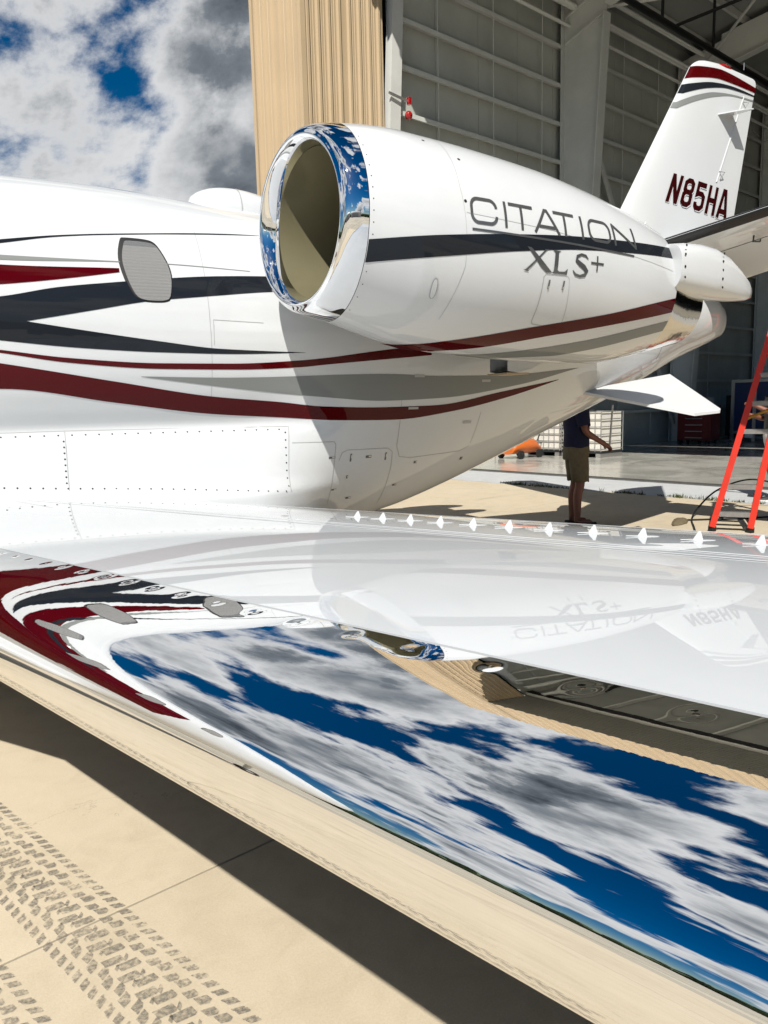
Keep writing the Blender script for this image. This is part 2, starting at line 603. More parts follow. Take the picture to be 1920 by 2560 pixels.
# ---- fuselage shell
def fus_ring(x, nu=26, nl=64):
    zt, zb, w, cz = (smooth_tab(FUS, x, k) for k in (1, 2, 3, 4))
    port = []
    for i in range(nu):
        a = pi / 2 * i / nu
        port.append((w * sin(a), cz + (zt - cz) * cos(a)))
    for i in range(nl + 1):
        u = i / nl
        z = cz - (cz - zb) * (u if u < .8 else .8 + .2 * sin((u - .8) / .2 * pi / 2) ** .9)
        port.append((hw_fus(x, z) if i < nl else 0.0, z))
    ring = [(x, YC - h, z) for h, z in port]
    ring += [(x, YC + h, z) for h, z in port[-2:0:-1]]
    return ring


xs = [-8.6 + .2 * i for i in range(32)] + [-2.2 + .06 * i for i in range(155)] + [7.05]
mb = MB().grid([fus_ring(x) for x in xs], closed=True)
endr = fus_ring(7.05)
mb.add(endr, [tuple(range(len(endr)))])
FUSE = mb.build('fuselage', 'white_paint', JET, smooth=True, sharp=50)

S = {}
S['1t'] = [(-2.2, 2.20), (-.6, 2.29), (.211, 2.432), (.507, 2.482), (.957, 2.534), (1.544, 2.589), (1.75, 2.598)]
S['1b'] = [(-2.2, 2.14), (-.6, 2.25), (.208, 2.41), (.506, 2.472), (.956, 2.527), (1.542, 2.582), (1.75, 2.597)]
S['2t'] = [(-2.2, 2.36), (.202, 2.344), (.799, 2.349), (1.114, 2.354), (1.601, 2.341)]
S['2b'] = [(-2.2, 2.30), (.199, 2.317), (.798, 2.343), (1.114, 2.349), (1.6, 2.338)]
S['3t'] = [(-3.5, 2.34), (-1.3, 2.30), (.197, 2.29), (.811, 2.308)]
S['3b'] = [(-3.5, 2.035), (-1.35, 2.035), (-.7, 2.085), (.187, 2.183), (.488, 2.227), (.809, 2.284)]
S['4t'] = [(-.95, 2.0), (-.5, 2.035), (.181, 2.119), (.473, 2.182), (.829, 2.232), (1.116, 2.269), (1.401, 2.296), (1.749, 2.314), (2.2, 2.32)]
S['4b'] = [(.298, 1.992), (.642, 2.061), (.952, 2.123), (1.31, 2.168), (1.733, 2.215), (2.2, 2.24)]
S['5t'] = [(.298, 1.992), (.633, 1.945), (1.017, 1.896), (1.364, 1.859), (1.927, 1.841)]
S['5b'] = [(-.95, 1.999), (-.5, 1.955), (.161, 1.889), (.566, 1.854), (1.015, 1.834), (1.437, 1.828), (1.927, 1.84)]
S['6t'] = [(-.6, 1.925), (.157, 1.84), (.504, 1.799), (1.013, 1.772), (1.437, 1.771), (1.894, 1.792), (2.06, 1.807), (2.543, 1.868), (2.9, 1.90)]
S['6b'] = [(-.6, 1.924), (.156, 1.824), (.503, 1.773), (1.013, 1.739), (1.492, 1.735), (1.895, 1.749), (2.06, 1.764), (2.778, 1.824), (2.9, 1.835)]
S['7t'] = [(.892, 1.696), (1.44, 1.686), (2.508, 1.704), (2.981, 1.69), (3.558, 1.695), (4.454, 1.758)]
S['7b'] = [(.892, 1.694), (1.444, 1.623), (2.038, 1.558), (2.515, 1.522), (2.994, 1.533), (3.742, 1.619), (4.454, 1.757)]
S['8t'] = [(-3.5, 2.034), (-1.35, 2.034), (-.7, 1.90), (.152, 1.77), (.748, 1.668), (1.3, 1.576), (1.773, 1.53), (2.065, 1.494), (2.495, 1.478), (2.864, 1.48), (3.001, 1.484), (3.582, 1.569), (4.228, 1.663)]
S['8b'] = [(-3.5, 1.52), (-1.2, 1.60), (.141, 1.634), (.747, 1.547), (1.31, 1.467), (1.786, 1.43), (2.174, 1.399), (2.622, 1.389), (3.139, 1.437), (3.655, 1.526), (4.229, 1.66)]
stripe(y_fus, S['1t'], S['1b'], 'charcoal_paint', FUSE, -2.2, 1.75)
stripe(y_fus, S['2t'], S['2b'], 'grey_paint', FUSE, -2.2, 1.6)
stripe(y_fus, S['3t'], S['3b'], 'red_paint', FUSE, -3.5, .81)
stripe(y_fus, S['4t'], S['5b'], 'charcoal_paint', FUSE, -.95, .298)
stripe(y_fus, S['4t'], S['4b'], 'charcoal_paint', FUSE, .298, 2.2)
stripe(y_fus, S['5t'], S['5b'], 'charcoal_paint', FUSE, .298, 1.927)
stripe(y_fus, S['6t'], S['6b'], 'red_paint', FUSE, -.6, 2.9)
stripe(y_fus, S['7t'], S['7b'], 'grey_paint', FUSE, .892, 4.454)
stripe(y_fus, S['8t'], S['8b'], 'red_paint', FUSE, -3.5, 4.228, n=140)

# ---- cabin windows: dark surround, pleated shade, clear pane
WIN = [(.839, 2.494), (.858, 2.501), (.981, 2.5), (1.036, 2.486), (1.071, 2.421), (1.104, 2.334), (1.11, 2.257), (1.093, 2.149), (1.067, 2.12), (.963, 2.116), (.885, 2.127), (.847, 2.196), (.82, 2.287), (.808, 2.381)]


def smooth_loop(pts, n=3):
    for _ in range(n):
        out = []
        for i in range(len(pts)):
            a, b = pts[i], pts[(i + 1) % len(pts)]
            out += [(a[0] * .75 + b[0] * .25, a[1] * .75 + b[1] * .25), (a[0] * .25 + b[0] * .75, a[1] * .25 + b[1] * .75)]
        pts = out
    return pts


def loop_fill(fn, loop, off, rings=6, prof=None):
    cx = sum(p[0] for p in loop) / len(loop)
    cz = sum(p[1] for p in loop) / len(loop)
    rows = []
    for k in range(rings + 1):
        s = 1 - k / rings * .985
        o = off if prof is None else prof(k / rings)
        rows.append([pt_on(fn, cx + (p[0] - cx) * s, cz + (p[1] - cz) * s, o)[0] for p in loop])
    mbx = MB().grid(rows, closed=True)
    mbx.add(rows[-1], [tuple(range(len(rows[-1])))])
    return mbx


wl = smooth_loop(WIN, 2)
for k in range(6):
    dx = -.97 * k
    lp = [(x + dx, z) for x, z in wl]
    cx, cz = sum(p[0] for p in lp) / len(lp), sum(p[1] for p in lp) / len(lp)
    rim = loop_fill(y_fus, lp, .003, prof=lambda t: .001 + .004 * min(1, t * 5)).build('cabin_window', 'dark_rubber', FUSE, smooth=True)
    inner = [(cx + .006 + (x - cx) * .90, cz - .008 + (z - cz) * .91) for x, z in lp]  # dark surround left wider at top and left, shaped as the recess's inner shadow
    # pleated blind: horizontal folds clipped to the opening, open sliver at the top
    zmin, zmax = min(p[1] for p in inner), max(p[1] for p in inner) - .028
    sh = MB()
    npl = 34
    rows = []
    for i in range(npl + 1):
        z = zmin + .002 + (zmax - zmin - .004) * i / npl
        cr = []
        for a, b in zip(inner, inner[1:] + inner[:1]):
            if (a[1] - z) * (b[1] - z) < 0:
                cr.append(a[0] + (b[0] - a[0]) * (z - a[1]) / (b[1] - a[1]))
        x0, x1 = min(cr), max(cr)
        rows.append([pt_on(y_fus, x0 + (x1 - x0) * j / 8, z, .0062 + .002 * (i % 2))[0] for j in range(9)])
    sh.grid(rows).build('pleated_shade', 'shade_fabric', rim)
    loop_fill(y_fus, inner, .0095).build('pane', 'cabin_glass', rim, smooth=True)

# ---- access panels, rivet rows and latches on the fuselage
def rivets(fn, path, step, r=.0055, out=None):
    out = out or MB()
    acc = 0
    for a, b in zip(path, path[1:]):
        l = math.dist(a, b)
        t = acc
        while t < l:
            x, z = a[0] + (b[0] - a[0]) * t / l, a[1] + (b[1] - a[1]) * t / l
            p, nr = pt_on(fn, x, z, .0012)
            out.disc(p, nr, r, 8, .0016)
            t += step
        acc = t - l
    return out


rv = MB()
rivets(y_fus, [(-1.6, 1.372), (.124, 1.366), (.449, 1.364), (1.825, 1.35)], .075, out=rv)
rivets(y_fus, [(.449, 1.33), (.440, 1.07)], .034, out=rv)
rivets(y_fus, [(-1.6, 1.10), (.09, 1.09), (.433, 1.062), (1.0, 1.02), (1.5, .975), (1.78, .95)], .066, out=rv)
rivets(y_fus, [(1.812, 1.33), (1.79, .97)], .05, out=rv)
rv.build('rivets', 'screw_dark', FUSE, smooth=True, kind='stuff')


def seam(fn, path, parent, w=.0022, mat='rivet_grey', name='panel_seam', n=14, off=.0012):
    pts = []
    for a, b in zip(path, path[1:]):
        pts += [(a[0] + (b[0] - a[0]) * i / n, a[1] + (b[1] - a[1]) * i / n) for i in range(n)]
    pts.append(path[-1])
    rows = []
    for i, p in enumerate(pts):
        a, b = pts[max(0, i - 1)], pts[min(len(pts) - 1, i + 1)]
        dx, dz = b[0] - a[0], b[1] - a[1]
        l = math.hypot(dx, dz) or 1
        ox, oz = -dz / l * w, dx / l * w
        rows.append([pt_on(fn, p[0] + ox * s, p[1] + oz * s, off)[0] for s in (-1, 1)])
    return MB().grid(rows).build(name, mat, parent, smooth=True)


seam(y_fus, [(-1.6, 1.395), (.449, 1.39), (1.84, 1.368)], FUSE)
seam(y_fus, [(.462, 1.385), (.45, 1.05)], FUSE)
seam(y_fus, [(1.84, 1.368), (1.80, .95)], FUSE)
seam(y_fus, [(2.165, .80), (2.165, 1.235), (2.15, 1.254), (1.852, 1.259)], FUSE)
seam(y_fus, [(2.2, 1.12), (2.22, 1.175), (2.26, 1.191), (2.587, 1.188), (2.63, 1.16), (2.645, 1.05), (2.65, .75)], FUSE)
seam(y_fus, [(2.66, 1.55), (2.66, 1.20), (2.70, 1.12), (2.80, 1.105), (3.30, 1.125), (3.40, 1.16)], FUSE)
seam(y_fus, [(3.42, 1.42), (3.40, 1.18)], FUSE)
seam(y_fus, [(1.30, 2.60), (1.31, 2.0), (1.32, 1.5)], FUSE, w=.0014)
seam(y_fus, [(1.65, 2.02), (1.33, 2.03), (1.33, 1.88)], FUSE, w=.0014)
# latches and placards
def mark(fn, x, z, w, h, mat, parent, name, off=.0022):
    rows = [[pt_on(fn, x + w * (i / 3 - .5), z + h * (j / 3 - .5), off)[0] for j in range(4)] for i in range(4)]
    return MB().grid(rows).build(name, mat, parent)


for (x, z, w, h) in [(2.143, 1.144, .05, .012), (2.292, 1.136, .012, .055), (2.434, 1.135, .045, .018), (2.579, 1.13, .012, .055), (2.287, .997, .014, .022), (2.193, .911, .045, .010),
                     (2.347, .833, .045, .014), (2.733, .90, .04, .013), (2.867, 1.067, .03, .018), (3.365, 1.062, .028, .022)]:
    lt = mark(y_fus, x, z, w, h, 'placard', FUSE, 'latch')
    mark(y_fus, x + w * .2, z + h * .15, w * .35 + .004, h * .35 + .004, 'alu', lt, 'latch_button', .0045)
for (x, z, w, h) in [(3.295, 1.349, .085, .020), (2.763, 1.466, .085, .016), (2.80, 1.69, .085, .018), (3.42, 1.655, .085, .018)]:
    mark(y_fus, x, z, w, h, 'rivet_grey', FUSE, 'hinge_plate', .004)
# teardrop antenna dome on the crown
rows = []
for i in range(25):
    t = i / 24
    x = 1.43 + .98 * t
    prof = sqrt(max(0, t)) * (1 - t) ** .85 * 2.05
    h, w = .225 * prof + .0005, .19 * prof + .0005
    zt = smooth_tab(FUS, x, 1)
    rows.append([(x, YC - .06 + w * cos(a), zt - .035 + h * sin(a)) for a in [pi * k / 14 for k in range(15)]])
dome = MB().grid(rows).build('antenna_dome', 'white_paint', FUSE, smooth=True)
rows = [[(x, YC - .06 + (.1895 * sqrt(tt) * (1 - tt) ** .85 * 2.05 + .004) * cos(a), smooth_tab(FUS, x, 1) - .035 + (.2255 * sqrt(tt) * (1 - tt) ** .85 * 2.05 + .003) * sin(a)) for a in [pi * k / 14 for k in range(15)]] for x, tt in ((1.79, .367), (1.798, .3755))]
MB().grid(rows).build('dome_seam', 'rivet_grey', dome, smooth=True)

# ---- wing
WP = dict(x0=-.6689, sw=.2739, z0=.8806, dh=.0653, c0=2.8024, ct=.1407, s=.0942, inc=.0395)


# blunt-nosed modified four-digit section
NOSE, MX = .2969 * 1.3363, .4
_A = Matrix(((MX, MX ** 2, MX ** 3), (1, 2 * MX, 3 * MX ** 2), (0, 2, 6 * MX))).inverted() @ Vector((.1 - NOSE * sqrt(MX), -NOSE * .5 / sqrt(MX), -.58333 + NOSE * .25 * MX ** -1.5))


def naca(x):
    t, mm, p = .1422, .008, .4
    x = min(1, max(0, x))
    if x < MX:
        f = NOSE * sqrt(x) + _A[0] * x + _A[1] * x ** 2 + _A[2] * x ** 3
    else:
        f = .002 + .315 * (1 - x) - .233333 * (1 - x) ** 2 - .032407 * (1 - x) ** 3
    yt = 5 * t * f
    yc = mm / p ** 2 * (2 * p * x - x * x) if x < p else mm / (1 - p) ** 2 * (1 - 2 * p + 2 * p * x - x * x)
    return yc + yt, yc - yt


GLOVE_Y, GLOVE_K = 2.75, .36


def wing_pt(y, xc, upper=True, off=0.0):
    d = 4.0 - y
    xl, zl, c = WP['x0'] + WP['sw'] * d, WP['z0'] + WP['dh'] * d, WP['c0'] - WP['ct'] * d
    u, l = naca(xc)
    b = (u + off / c) if upper else (l - off / c)
    a = xc
    if y > GLOVE_Y and xc < WP['s']:
        e = GLOVE_K * (y - GLOVE_Y)
        k = e / (WP['s'] * c)
        q = (WP['s'] - xc) / WP['s']
        a = WP['s'] - (WP['s'] - xc) * (1 + k * q)
    ci, si = cos(WP['inc']), sin(WP['inc'])
    return Vector((xl + c * (a * ci + b * si), y, zl + c * (b * ci - a * si)))


SEAM_GAP = .0022
wys = [4.9 - .1 * i for i in range(80)] + [-3.0]
# main skin aft of the seam
cs = [WP['s'] + SEAM_GAP + (1 - WP['s'] - SEAM_GAP) * (1 - cos(pi * i / 90)) / 2 for i in range(91)]
rows = []
for y in wys:
    rows.append([wing_pt(y, c, True) for c in cs[::-1]] + [wing_pt(y, c - SEAM_GAP, False) for c in cs])
WING = MB().grid(rows, closed=True).build('wing', 'wing_white', JET, smooth=True, sharp=60)
# dark sealant in the seam
rows = [[wing_pt(y, WP['s'] - .002 + .005 * k / 3, True, -.0035) for k in range(4)] for y in wys]
MB().grid(rows).build('seam_sealant', 'gap_black', WING, smooth=True)
# polished leading-edge skin with shallow dimples round its screws
SCREW_DY = .108
screws = [4.2 - SCREW_DY * i + random.uniform(-.006, .006) for i in range(62)]
lys = [4.9 - .8 * i / 40 for i in range(40)] + [4.1 - i * .0046 for i in range(870)] + [.098 - .0765 * i for i in range(40)] + [-3.0]
us = [-1 + i / 45 for i in range(46)] + [i / 50 for i in range(1, 40)] + [.79 + .21 * i / 44 for i in range(45)]
rows = []
for y in lys:
    c = WP['c0'] - WP['ct'] * (4 - y)
    near = min(screws, key=lambda q: abs(q - y))
    row = []
    for u in us:
        xc = WP['s'] * u * u
        dip = 0
        if u > .6 and abs(near - y) < .05:
            dx = (xc - (WP['s'] - .020 / c)) * c
            dip = -.0006 * math.exp(-((near - y) ** 2 + dx * dx) / (.0115 ** 2))
        row.append(wing_pt(y, xc, u > 0, dip))
    rows.append(row)
LEADING = MB().grid(rows).build('leading_edge', 'chrome', WING, smooth=True)
sc = MB()
for y in screws:
    if y > 4.15:
        continue
    c = WP['c0'] - WP['ct'] * (4 - y)
    p = wing_pt(y, WP['s'] - .020 / c, True, -.0005)
    sc.disc(p, (-.25, 0, 1), .0034, 10, .0004)
sc.build('screws', 'screw_chrome', LEADING, smooth=True, kind='stuff')
# spoiler and flap seams, skin laps on the upper surface
for c0, w in ((.352, .0016), (.372, .0010), (.62, .002)):
    rows = [[wing_pt(y, c0 + w * k / 2, True, (0, .0012, 0)[k + 1] + .0008) for k in (-1, 0, 1)] for y in wys[4:]]
    MB().grid(rows).build('skin_lap', 'wing_white', WING, smooth=True)
rvw = MB()
for y0, y1, c0, c1, n in ((4.35, 3.5, .16, .135, 22), (4.45, 3.6, .33, .30, 24)):
    for i in range(n):
        t = i / n
        rvw.disc(wing_pt(y0 + (y1 - y0) * t, c0 + (c1 - c0) * t, True, .0008), (-.1, 0, 1), .0045, 8, .001)
for i in range(12):
    rvw.disc(wing_pt(4.0 - .01 * i, .14 + .016 * i, True, .0008), (-.1, 0, 1), .0045, 8, .001)
rvw.build('rivets', 'rivet_grey', WING, smooth=True, kind='stuff')

VG_C = .447
# vortex generators: pointed base plate with an upright fin
def vg(y):
    c0 = VG_C
    p = wing_pt(y, c0, True, .0005)
    f = (wing_pt(y, c0 + .01, True) - wing_pt(y, c0 - .01, True)).normalized()
    s = Vector((0, 1, 0))
    f = (f * cos(.42) + s * -sin(.42)).normalized()
    s = Vector((0, 0, 1)).cross(f).normalized()
    n = f.cross(s)
    base = [p + f * a + s * b for a, b in ((-.036, 0), (-.010, .0075), (.028, .0055), (.036, .001), (.030, -.0055), (-.006, -.0075))]
    top = [q + n * .0014 for q in base]
    mbv = MB().add(base + top, [tuple(range(6, 12))] + [(i, (i + 1) % 6, 6 + (i + 1) % 6, 6 + i) for i in range(6)])
    th = .0011
    prof = [(-.011, 0), (-.001, .0165), (.003, .017), (.009, 0)]
    a = [p + f * q[0] + n * (q[1] + .0012) + s * th for q in prof]
    b = [p + f * q[0] + n * (q[1] + .0012) - s * th for q in prof]
    mbv.add(a + b, [(0, 1, 2, 3), (7, 6, 5, 4)] + [(i, 4 + i, 4 + (i + 1) % 4, (i + 1) % 4) for i in range(4)])
    return mbv


for i in range(22):
    vg(2.055 - .1173 * i).build('vortex_generator', 'white_paint', WING)
MB().disc(wing_pt(2.25, .40, True, .001), (0, 0, 1), .012, 14, .002).build('fuel_vent', 'rivet_grey', WING, smooth=True)
# starboard wing (mirror) so that the shadow and reflections are whole
rows = []
for y in wys[::3] + [-3.0]:
    rows.append([(p.x, 2 * YC - p.y, p.z) for p in [wing_pt(y, c, True) for c in cs[::-6]] + [wing_pt(y, 0, True)] + [wing_pt(y, c, False) for c in cs[::6]]])
MB().grid(rows, closed=True).build('wing', 'wing_white', JET, smooth=True, sharp=60)


# ---- nacelles
def nac_rows(xlist, sgn=1, n=96, rfun=None):
    rows = []
    for x in xlist:
        cz, r = nac(x) if rfun is None else rfun(x)
        cy = NCY if sgn > 0 else 2 * YC - NCY
        rows.append([(x, cy - sgn * r * sin(2 * pi * k / n), cz + r * cos(2 * pi * k / n)) for k in range(n)])
    return rows


NEND = 4.03
for sgn in (1, -1):
    cy = NCY if sgn > 0 else 2 * YC - NCY
    NA = MB().grid(nac_rows([1.795 + (NEND - 1.795) * i / 70 for i in range(71)], sgn), closed=True).build('nacelle', 'white_paint', JET, smooth=True)
    # rounded polished lip: outer skin, highlight, inner throat
    LX = 1.612
    n = 128

    def lip_pt(x, cz, r, k):
        y = cy - sgn * r * sin(2 * pi * k / n)
        w = min(1, max(0, (1.792 - x) / (1.792 - LX)))
        return (x + .13 * sgn * (cy - y) * w, y, cz + r * cos(2 * pi * k / n))
    rows = []
    for i in range(41):
        t = i / 40
        x = 1.792 - (1.792 - LX) * (1 - (1 - t) ** 2)
        cz, _ = nac(x)
        q = (1.792 - x) / (1.792 - LX)
        ro = smooth_tab([(0, .5065), (.3, .499), (.6, .487), (.8, .474), (.92, .459), (1.0, .437)], q, 1)
        rows.append([lip_pt(x, cz, ro, k) for k in range(n)])
    for x, r in [(LX + .002, .429), (LX + .008, .419), (LX + .02, .408), (LX + .04, .398), (LX + .065, .391), (LX + .10, .387)]:
        rows.append([lip_pt(LX - (x - LX) * 0, 2.475, r, k) for k in range(n)])
        rows[-1] = [(p[0] + x - LX, p[1], p[2]) for p in rows[-1]]
    LIP = MB().grid(rows, closed=True).build('intake_lip', 'chrome', NA, smooth=True)
    g = []
    for x, r, w in [(LX + .098, .3875, 1), (1.78, .385, .8), (1.95, .385, .4), (2.2, .388, 0), (2.45, .392, 0)]:
        g.append([(x + .13 * sgn * sgn * (r * sin(2 * pi * k / n)) * w, cy - sgn * r * sin(2 * pi * k / n), 2.475 - (x - 1.68) * .06 + r * cos(2 * pi * k / n)) for k in range(n)])
    MB().grid(g, closed=True).build('intake_duct', 'duct_paint', NA, smooth=True)
    # fan: hub cone and blades
    fanc = (2.44, cy, 2.475 - .73 * .06)
    rows = [[(2.26 + .2 * t, cy + .13 * sqrt(t) * cos(a), fanc[2] + .13 * sqrt(t) * sin(a)) for a in [2 * pi * k / 20 for k in range(20)]] for t in (0.001, .1, .25, .5, .75, 1)]
    MB().grid(rows, closed=True).build('spinner', 'fan_metal', NA, smooth=True)
    fb = MB()
    for k in range(22):
        a = 2 * pi * k / 22
        pts = []
        for r, tw in ((.11, .35), (.25, .8), (.385, 1.1)):
            for e in (-1, 1):
                w = .045 + .03 * r
                aa = a + e * w * cos(tw) / r
                pts.append((2.44 + e * w * sin(tw) * .8, cy + r * cos(aa), fanc[2] + r * sin(aa)))
        fb.add(pts, [(0, 1, 3, 2), (2, 3, 5, 4)])
    fb.build('fan_blades', 'fan_metal', NA, kind='stuff')
    MB().disc((2.52, cy, fanc[2]), (-1, 0, 0), .40, 40, 0).build('fan_backing', 'gap_black', NA)
    # exhaust nozzle
    noz = [(NEND - .02, 2.215, .425), (4.12, 2.195, .392), (4.24, 2.175, .35), (4.36, 2.16, .31), (4.46, 2.15, .28), (4.46, 2.15, .268), (4.2, 2.17, .28)]
    g = [[(x, cy - sgn * r * sin(2 * pi * k / 72), cz + r * cos(2 * pi * k / 72)) for k in range(72)] for x, cz, r in noz]
    MB().grid(g, closed=True).build('exhaust_nozzle', 'nozzle_metal', NA, smooth=True, sharp=60)
    MB().disc((4.2, cy, 2.17), (1, 0, 0), .285, 40).build('exhaust_core', 'gap_black', NA)
    # aft lip ring closing the cowl
    g = [[(x, cy - sgn * r * sin(2 * pi * k / 96), cz + r * cos(2 * pi * k / 96)) for k in range(96)] for x, cz, r in ((NEND, *nac(NEND)), (NEND - .004, nac(NEND)[0], nac(NEND)[1] - .012))]
    MB().grid(g, closed=True).build('cowl_edge', 'rivet_grey', NA)
    # reverser fairing pod on the outboard side and its twin inboard
    for side, full in ((1, True), (-1, False)):
        rows = []
        for x, z0, z1, hy in [(4.0, 2.175, 2.465, .145), (4.1, 2.168, 2.478, .15), (4.25, 2.155, 2.484, .15), (4.4, 2.148, 2.476, .145), (4.55, 2.145, 2.435, .13), (4.7, 2.145, 2.365, .105), (4.82, 2.152, 2.295, .078), (4.88, 2.165, 2.258, .05), (4.905, 2.19, 2.235, .022)]:
            zc, hz = (z0 + z1) / 2, (z1 - z0) / 2
            yc = cy - sgn * side * (.345 - .06 * (x - 4.0))
            row = []
            for k in range(40):
                a = 2 * pi * k / 40
                ca, sa = cos(a), sin(a)
                e = 2 / 2.9
                row.append((x, yc - sgn * side * hy * math.copysign(abs(ca) ** e, ca), zc + hz * math.copysign(abs(sa) ** e, sa)))
            rows.append(row)
        pod = MB().grid(rows, closed=True)
        pod.add(rows[0], [tuple(range(40))]).add(rows[-1], [tuple(range(40))])
        POD = pod.build('reverser_fairing', 'white_paint', NA, smooth=True, sharp=50)
        if sgn > 0 and full:
            ms = MB()
            for x, zs in ((4.03, (2.44, 2.385, 2.31, 2.245)), (4.42, (2.42, 2.37, 2.315, 2.26, 2.205))):
                for z in zs:
                    ms.disc((x + (.006 if z > 2.4 else 0), cy - (.345 - .06 * (x - 4)) - .1495 - (.0 if x < 4.2 else -.006), z), (0, -1, 0), .0085, 10, .002)
            ms.build('screws', 'screw_dark', POD, smooth=True, kind='stuff')
    # pylon to the fuselage
    rows = []
    for j in range(9):
        t = j / 8
        y = cy + sgn * (.30 + 1.05 * t)
        row = []
        for k in range(24):
            a = 2 * pi * k / 24
            xx = 3.25 + 1.15 * cos(a)
            row.append((xx, y, 2.30 + (.115 + .03 * (2 * t - 1) ** 2) * sin(a)))
        rows.append(row)
    MB().grid(rows, closed=True).build('pylon', 'white_paint', NA, smooth=True)
    if sgn > 0:
        PORT_NAC = NA

N = {}
N['1t'] = [(1.79, 2.307), (2.164, 2.341), (2.519, 2.369), (3.005, 2.40), (3.826, 2.431), (4.02, 2.44)]
N['1b'] = [(1.777, 2.203), (2.176, 2.24), (2.654, 2.292), (3.078, 2.33), (3.792, 2.361), (4.02, 2.37)]
N['2t'] = [(2.10, 1.845), (2.30, 1.838), (2.392, 1.845), (2.933, 1.925), (3.411, 2.001), (3.815, 2.083), (4.03, 2.125)]
N['2b'] = [(2.10, 1.845), (2.30, 1.808), (2.475, 1.805), (3.109, 1.886), (3.823, 2.002), (4.03, 2.04)]
N['3t'] = [(2.45, 1.795), (2.7, 1.782), (2.853, 1.79), (3.308, 1.848), (3.788, 1.943), (4.03, 1.99)]
N['3b'] = [(2.45, 1.794), (2.7, 1.775), (2.853, 1.765), (3.2, 1.772), (3.386, 1.796), (3.814, 1.886), (4.03, 1.93)]
for a, mat, x0 in (('1', 'charcoal_paint', 1.797), ('2', 'red_paint', 2.1), ('3', 'grey_paint', 2.45)):
    stripe(ynac_safe, N[a + 't'], N[a + 'b'], mat, PORT_NAC, x0, NEND - .002, n=70, mrow=8)


# ---- lettering built from strokes
def ribbon(pts, w):
    """polyline -> left/right offset pairs with mitred joints, densely sampled"""
    dense = [pts[0]]
    for a, b in zip(pts, pts[1:]):
        n = max(1, int(math.dist(a, b) / .12))
        dense += [(a[0] + (b[0] - a[0]) * i / n, a[1] + (b[1] - a[1]) * i / n) for i in range(1, n + 1)]
    out = []
    closed = math.dist(pts[0], pts[-1]) < 1e-6
    k = len(dense)
    for i, p in enumerate(dense):
        a = dense[i - 1] if i else (dense[-2] if closed else None)
        b = dense[i + 1] if i < k - 1 else (dense[1] if closed else None)
        d1 = Vector((p[0] - a[0], p[1] - a[1])).normalized() if a else None
        d2 = Vector((b[0] - p[0], b[1] - p[1])).normalized() if b else None
        d1, d2 = d1 or d2, d2 or d1
        t = d1 + d2
        t = t.normalized() if t.length > 1e-6 else d1
        nn = Vector((-t.y, t.x))
        k2 = max(.45, nn.dot(Vector((-d1.y, d1.x))))
        ww = w / 2 / k2
        out.append(((p[0] + nn.x * ww, p[1] + nn.y * ww), (p[0] - nn.x * ww, p[1] - nn.y * ww)))
    return out


def arc(cx, cy, rx, ry, a0, a1, n=10):
    return [(cx + rx * cos(radians(a0 + (a1 - a0) * i / n)), cy + ry * sin(radians(a0 + (a1 - a0) * i / n))) for i in range(n + 1)]


def rrect(x0, x1, y0, y1, rx, ry, open_right=False):
    p = []
    if open_right:
        p += [(x1, y1 - ry * .95)] + arc(x1 - rx, y1 - ry, rx, ry, 15, 90, 6) + arc(x0 + rx, y1 - ry, rx, ry, 90, 180, 8) + arc(x0 + rx, y0 + ry, rx, ry, 180, 270, 8) + arc(x1 - rx, y0 + ry, rx, ry, 270, 345, 6) + [(x1, y0 + ry * .95)]
        return p
    p = arc(x1 - rx, y1 - ry, rx, ry, 0, 90, 6) + arc(x0 + rx, y1 - ry, rx, ry, 90, 180, 6) + arc(x0 + rx, y0 + ry, rx, ry, 180, 270, 6) + arc(x1 - rx, y0 + ry, rx, ry, 270, 360, 6)
    return p + [p[0]]


def place(strokes, w, fmap):
    mbt = MB()
    for s in strokes:
        ww = w
        if isinstance(s, tuple):
            s, ww = s
        mbt.grid([[fmap(*a), fmap(*b)] for a, b in ribbon(s, ww)])
    return mbt


def nac_map(base, top, off=.0032):
    def f(x, v):
        zb_, zt_ = lerp_tab(base, x, 1), lerp_tab(top, x, 1)
        return pt_on(ynac_safe, x, zb_ + (zt_ - zb_) * v, off)[0]
    return f


B0, T0 = [(2.336, 2.411), (3.6, 2.376)], [(2.336, 2.55), (3.6, 2.506)]
CAP = .135


def letter(ch, x0, x1):
    """strokes of a wide sans capital in (x, v) with v in cap heights; x scaled by CAP"""
    W = (x1 - x0) / CAP
    w = .122
    h = w / 2
    t = {
        'C': [rrect(h, W - h, h, 1 - h, .30, .30, True)],
        'I': [[(W / 2, 0), (W / 2, 1)]],
        'T': [[(0, 1 - h), (W, 1 - h)], [(W / 2, 0), (W / 2, 1 - w)]],
        'A': [[(h, 0), (W / 2 - .06, 1 - h), (W / 2 + .06, 1 - h), (W - h, 0)], [(W * .2, .27), (W * .8, .27)]],
        'O': [rrect(h, W - h, h, 1 - h, .34, .34)],
        'N': [[(h, 0), (h, 1)], [(h, 1 - h), (W - h, h)], [(W - h, 0), (W - h, 1)]],
    }[ch]
    return t, w


fm = nac_map(B0, T0)
for ch, x0, x1 in [('C', 2.343, 2.515), ('I', 2.551, 2.581), ('T', 2.592, 2.757), ('A', 2.755, 2.948), ('T', 2.908, 3.064), ('I', 3.098, 3.140), ('O', 3.170, 3.364), ('N', 3.386, 3.590)]:
    st, w = letter(ch, x0, x1)
    place(st, w, lambda a, v, x0=x0: fm(x0 + a * CAP, v)).build('letter', 'letter_grey', PORT_NAC)
seam(ynac_safe, [(2.350, 2.383), (2.95, 2.362), (3.555, 2.335)], PORT_NAC, w=.0055, mat='letter_grey', name='underline', n=16, off=.0036)


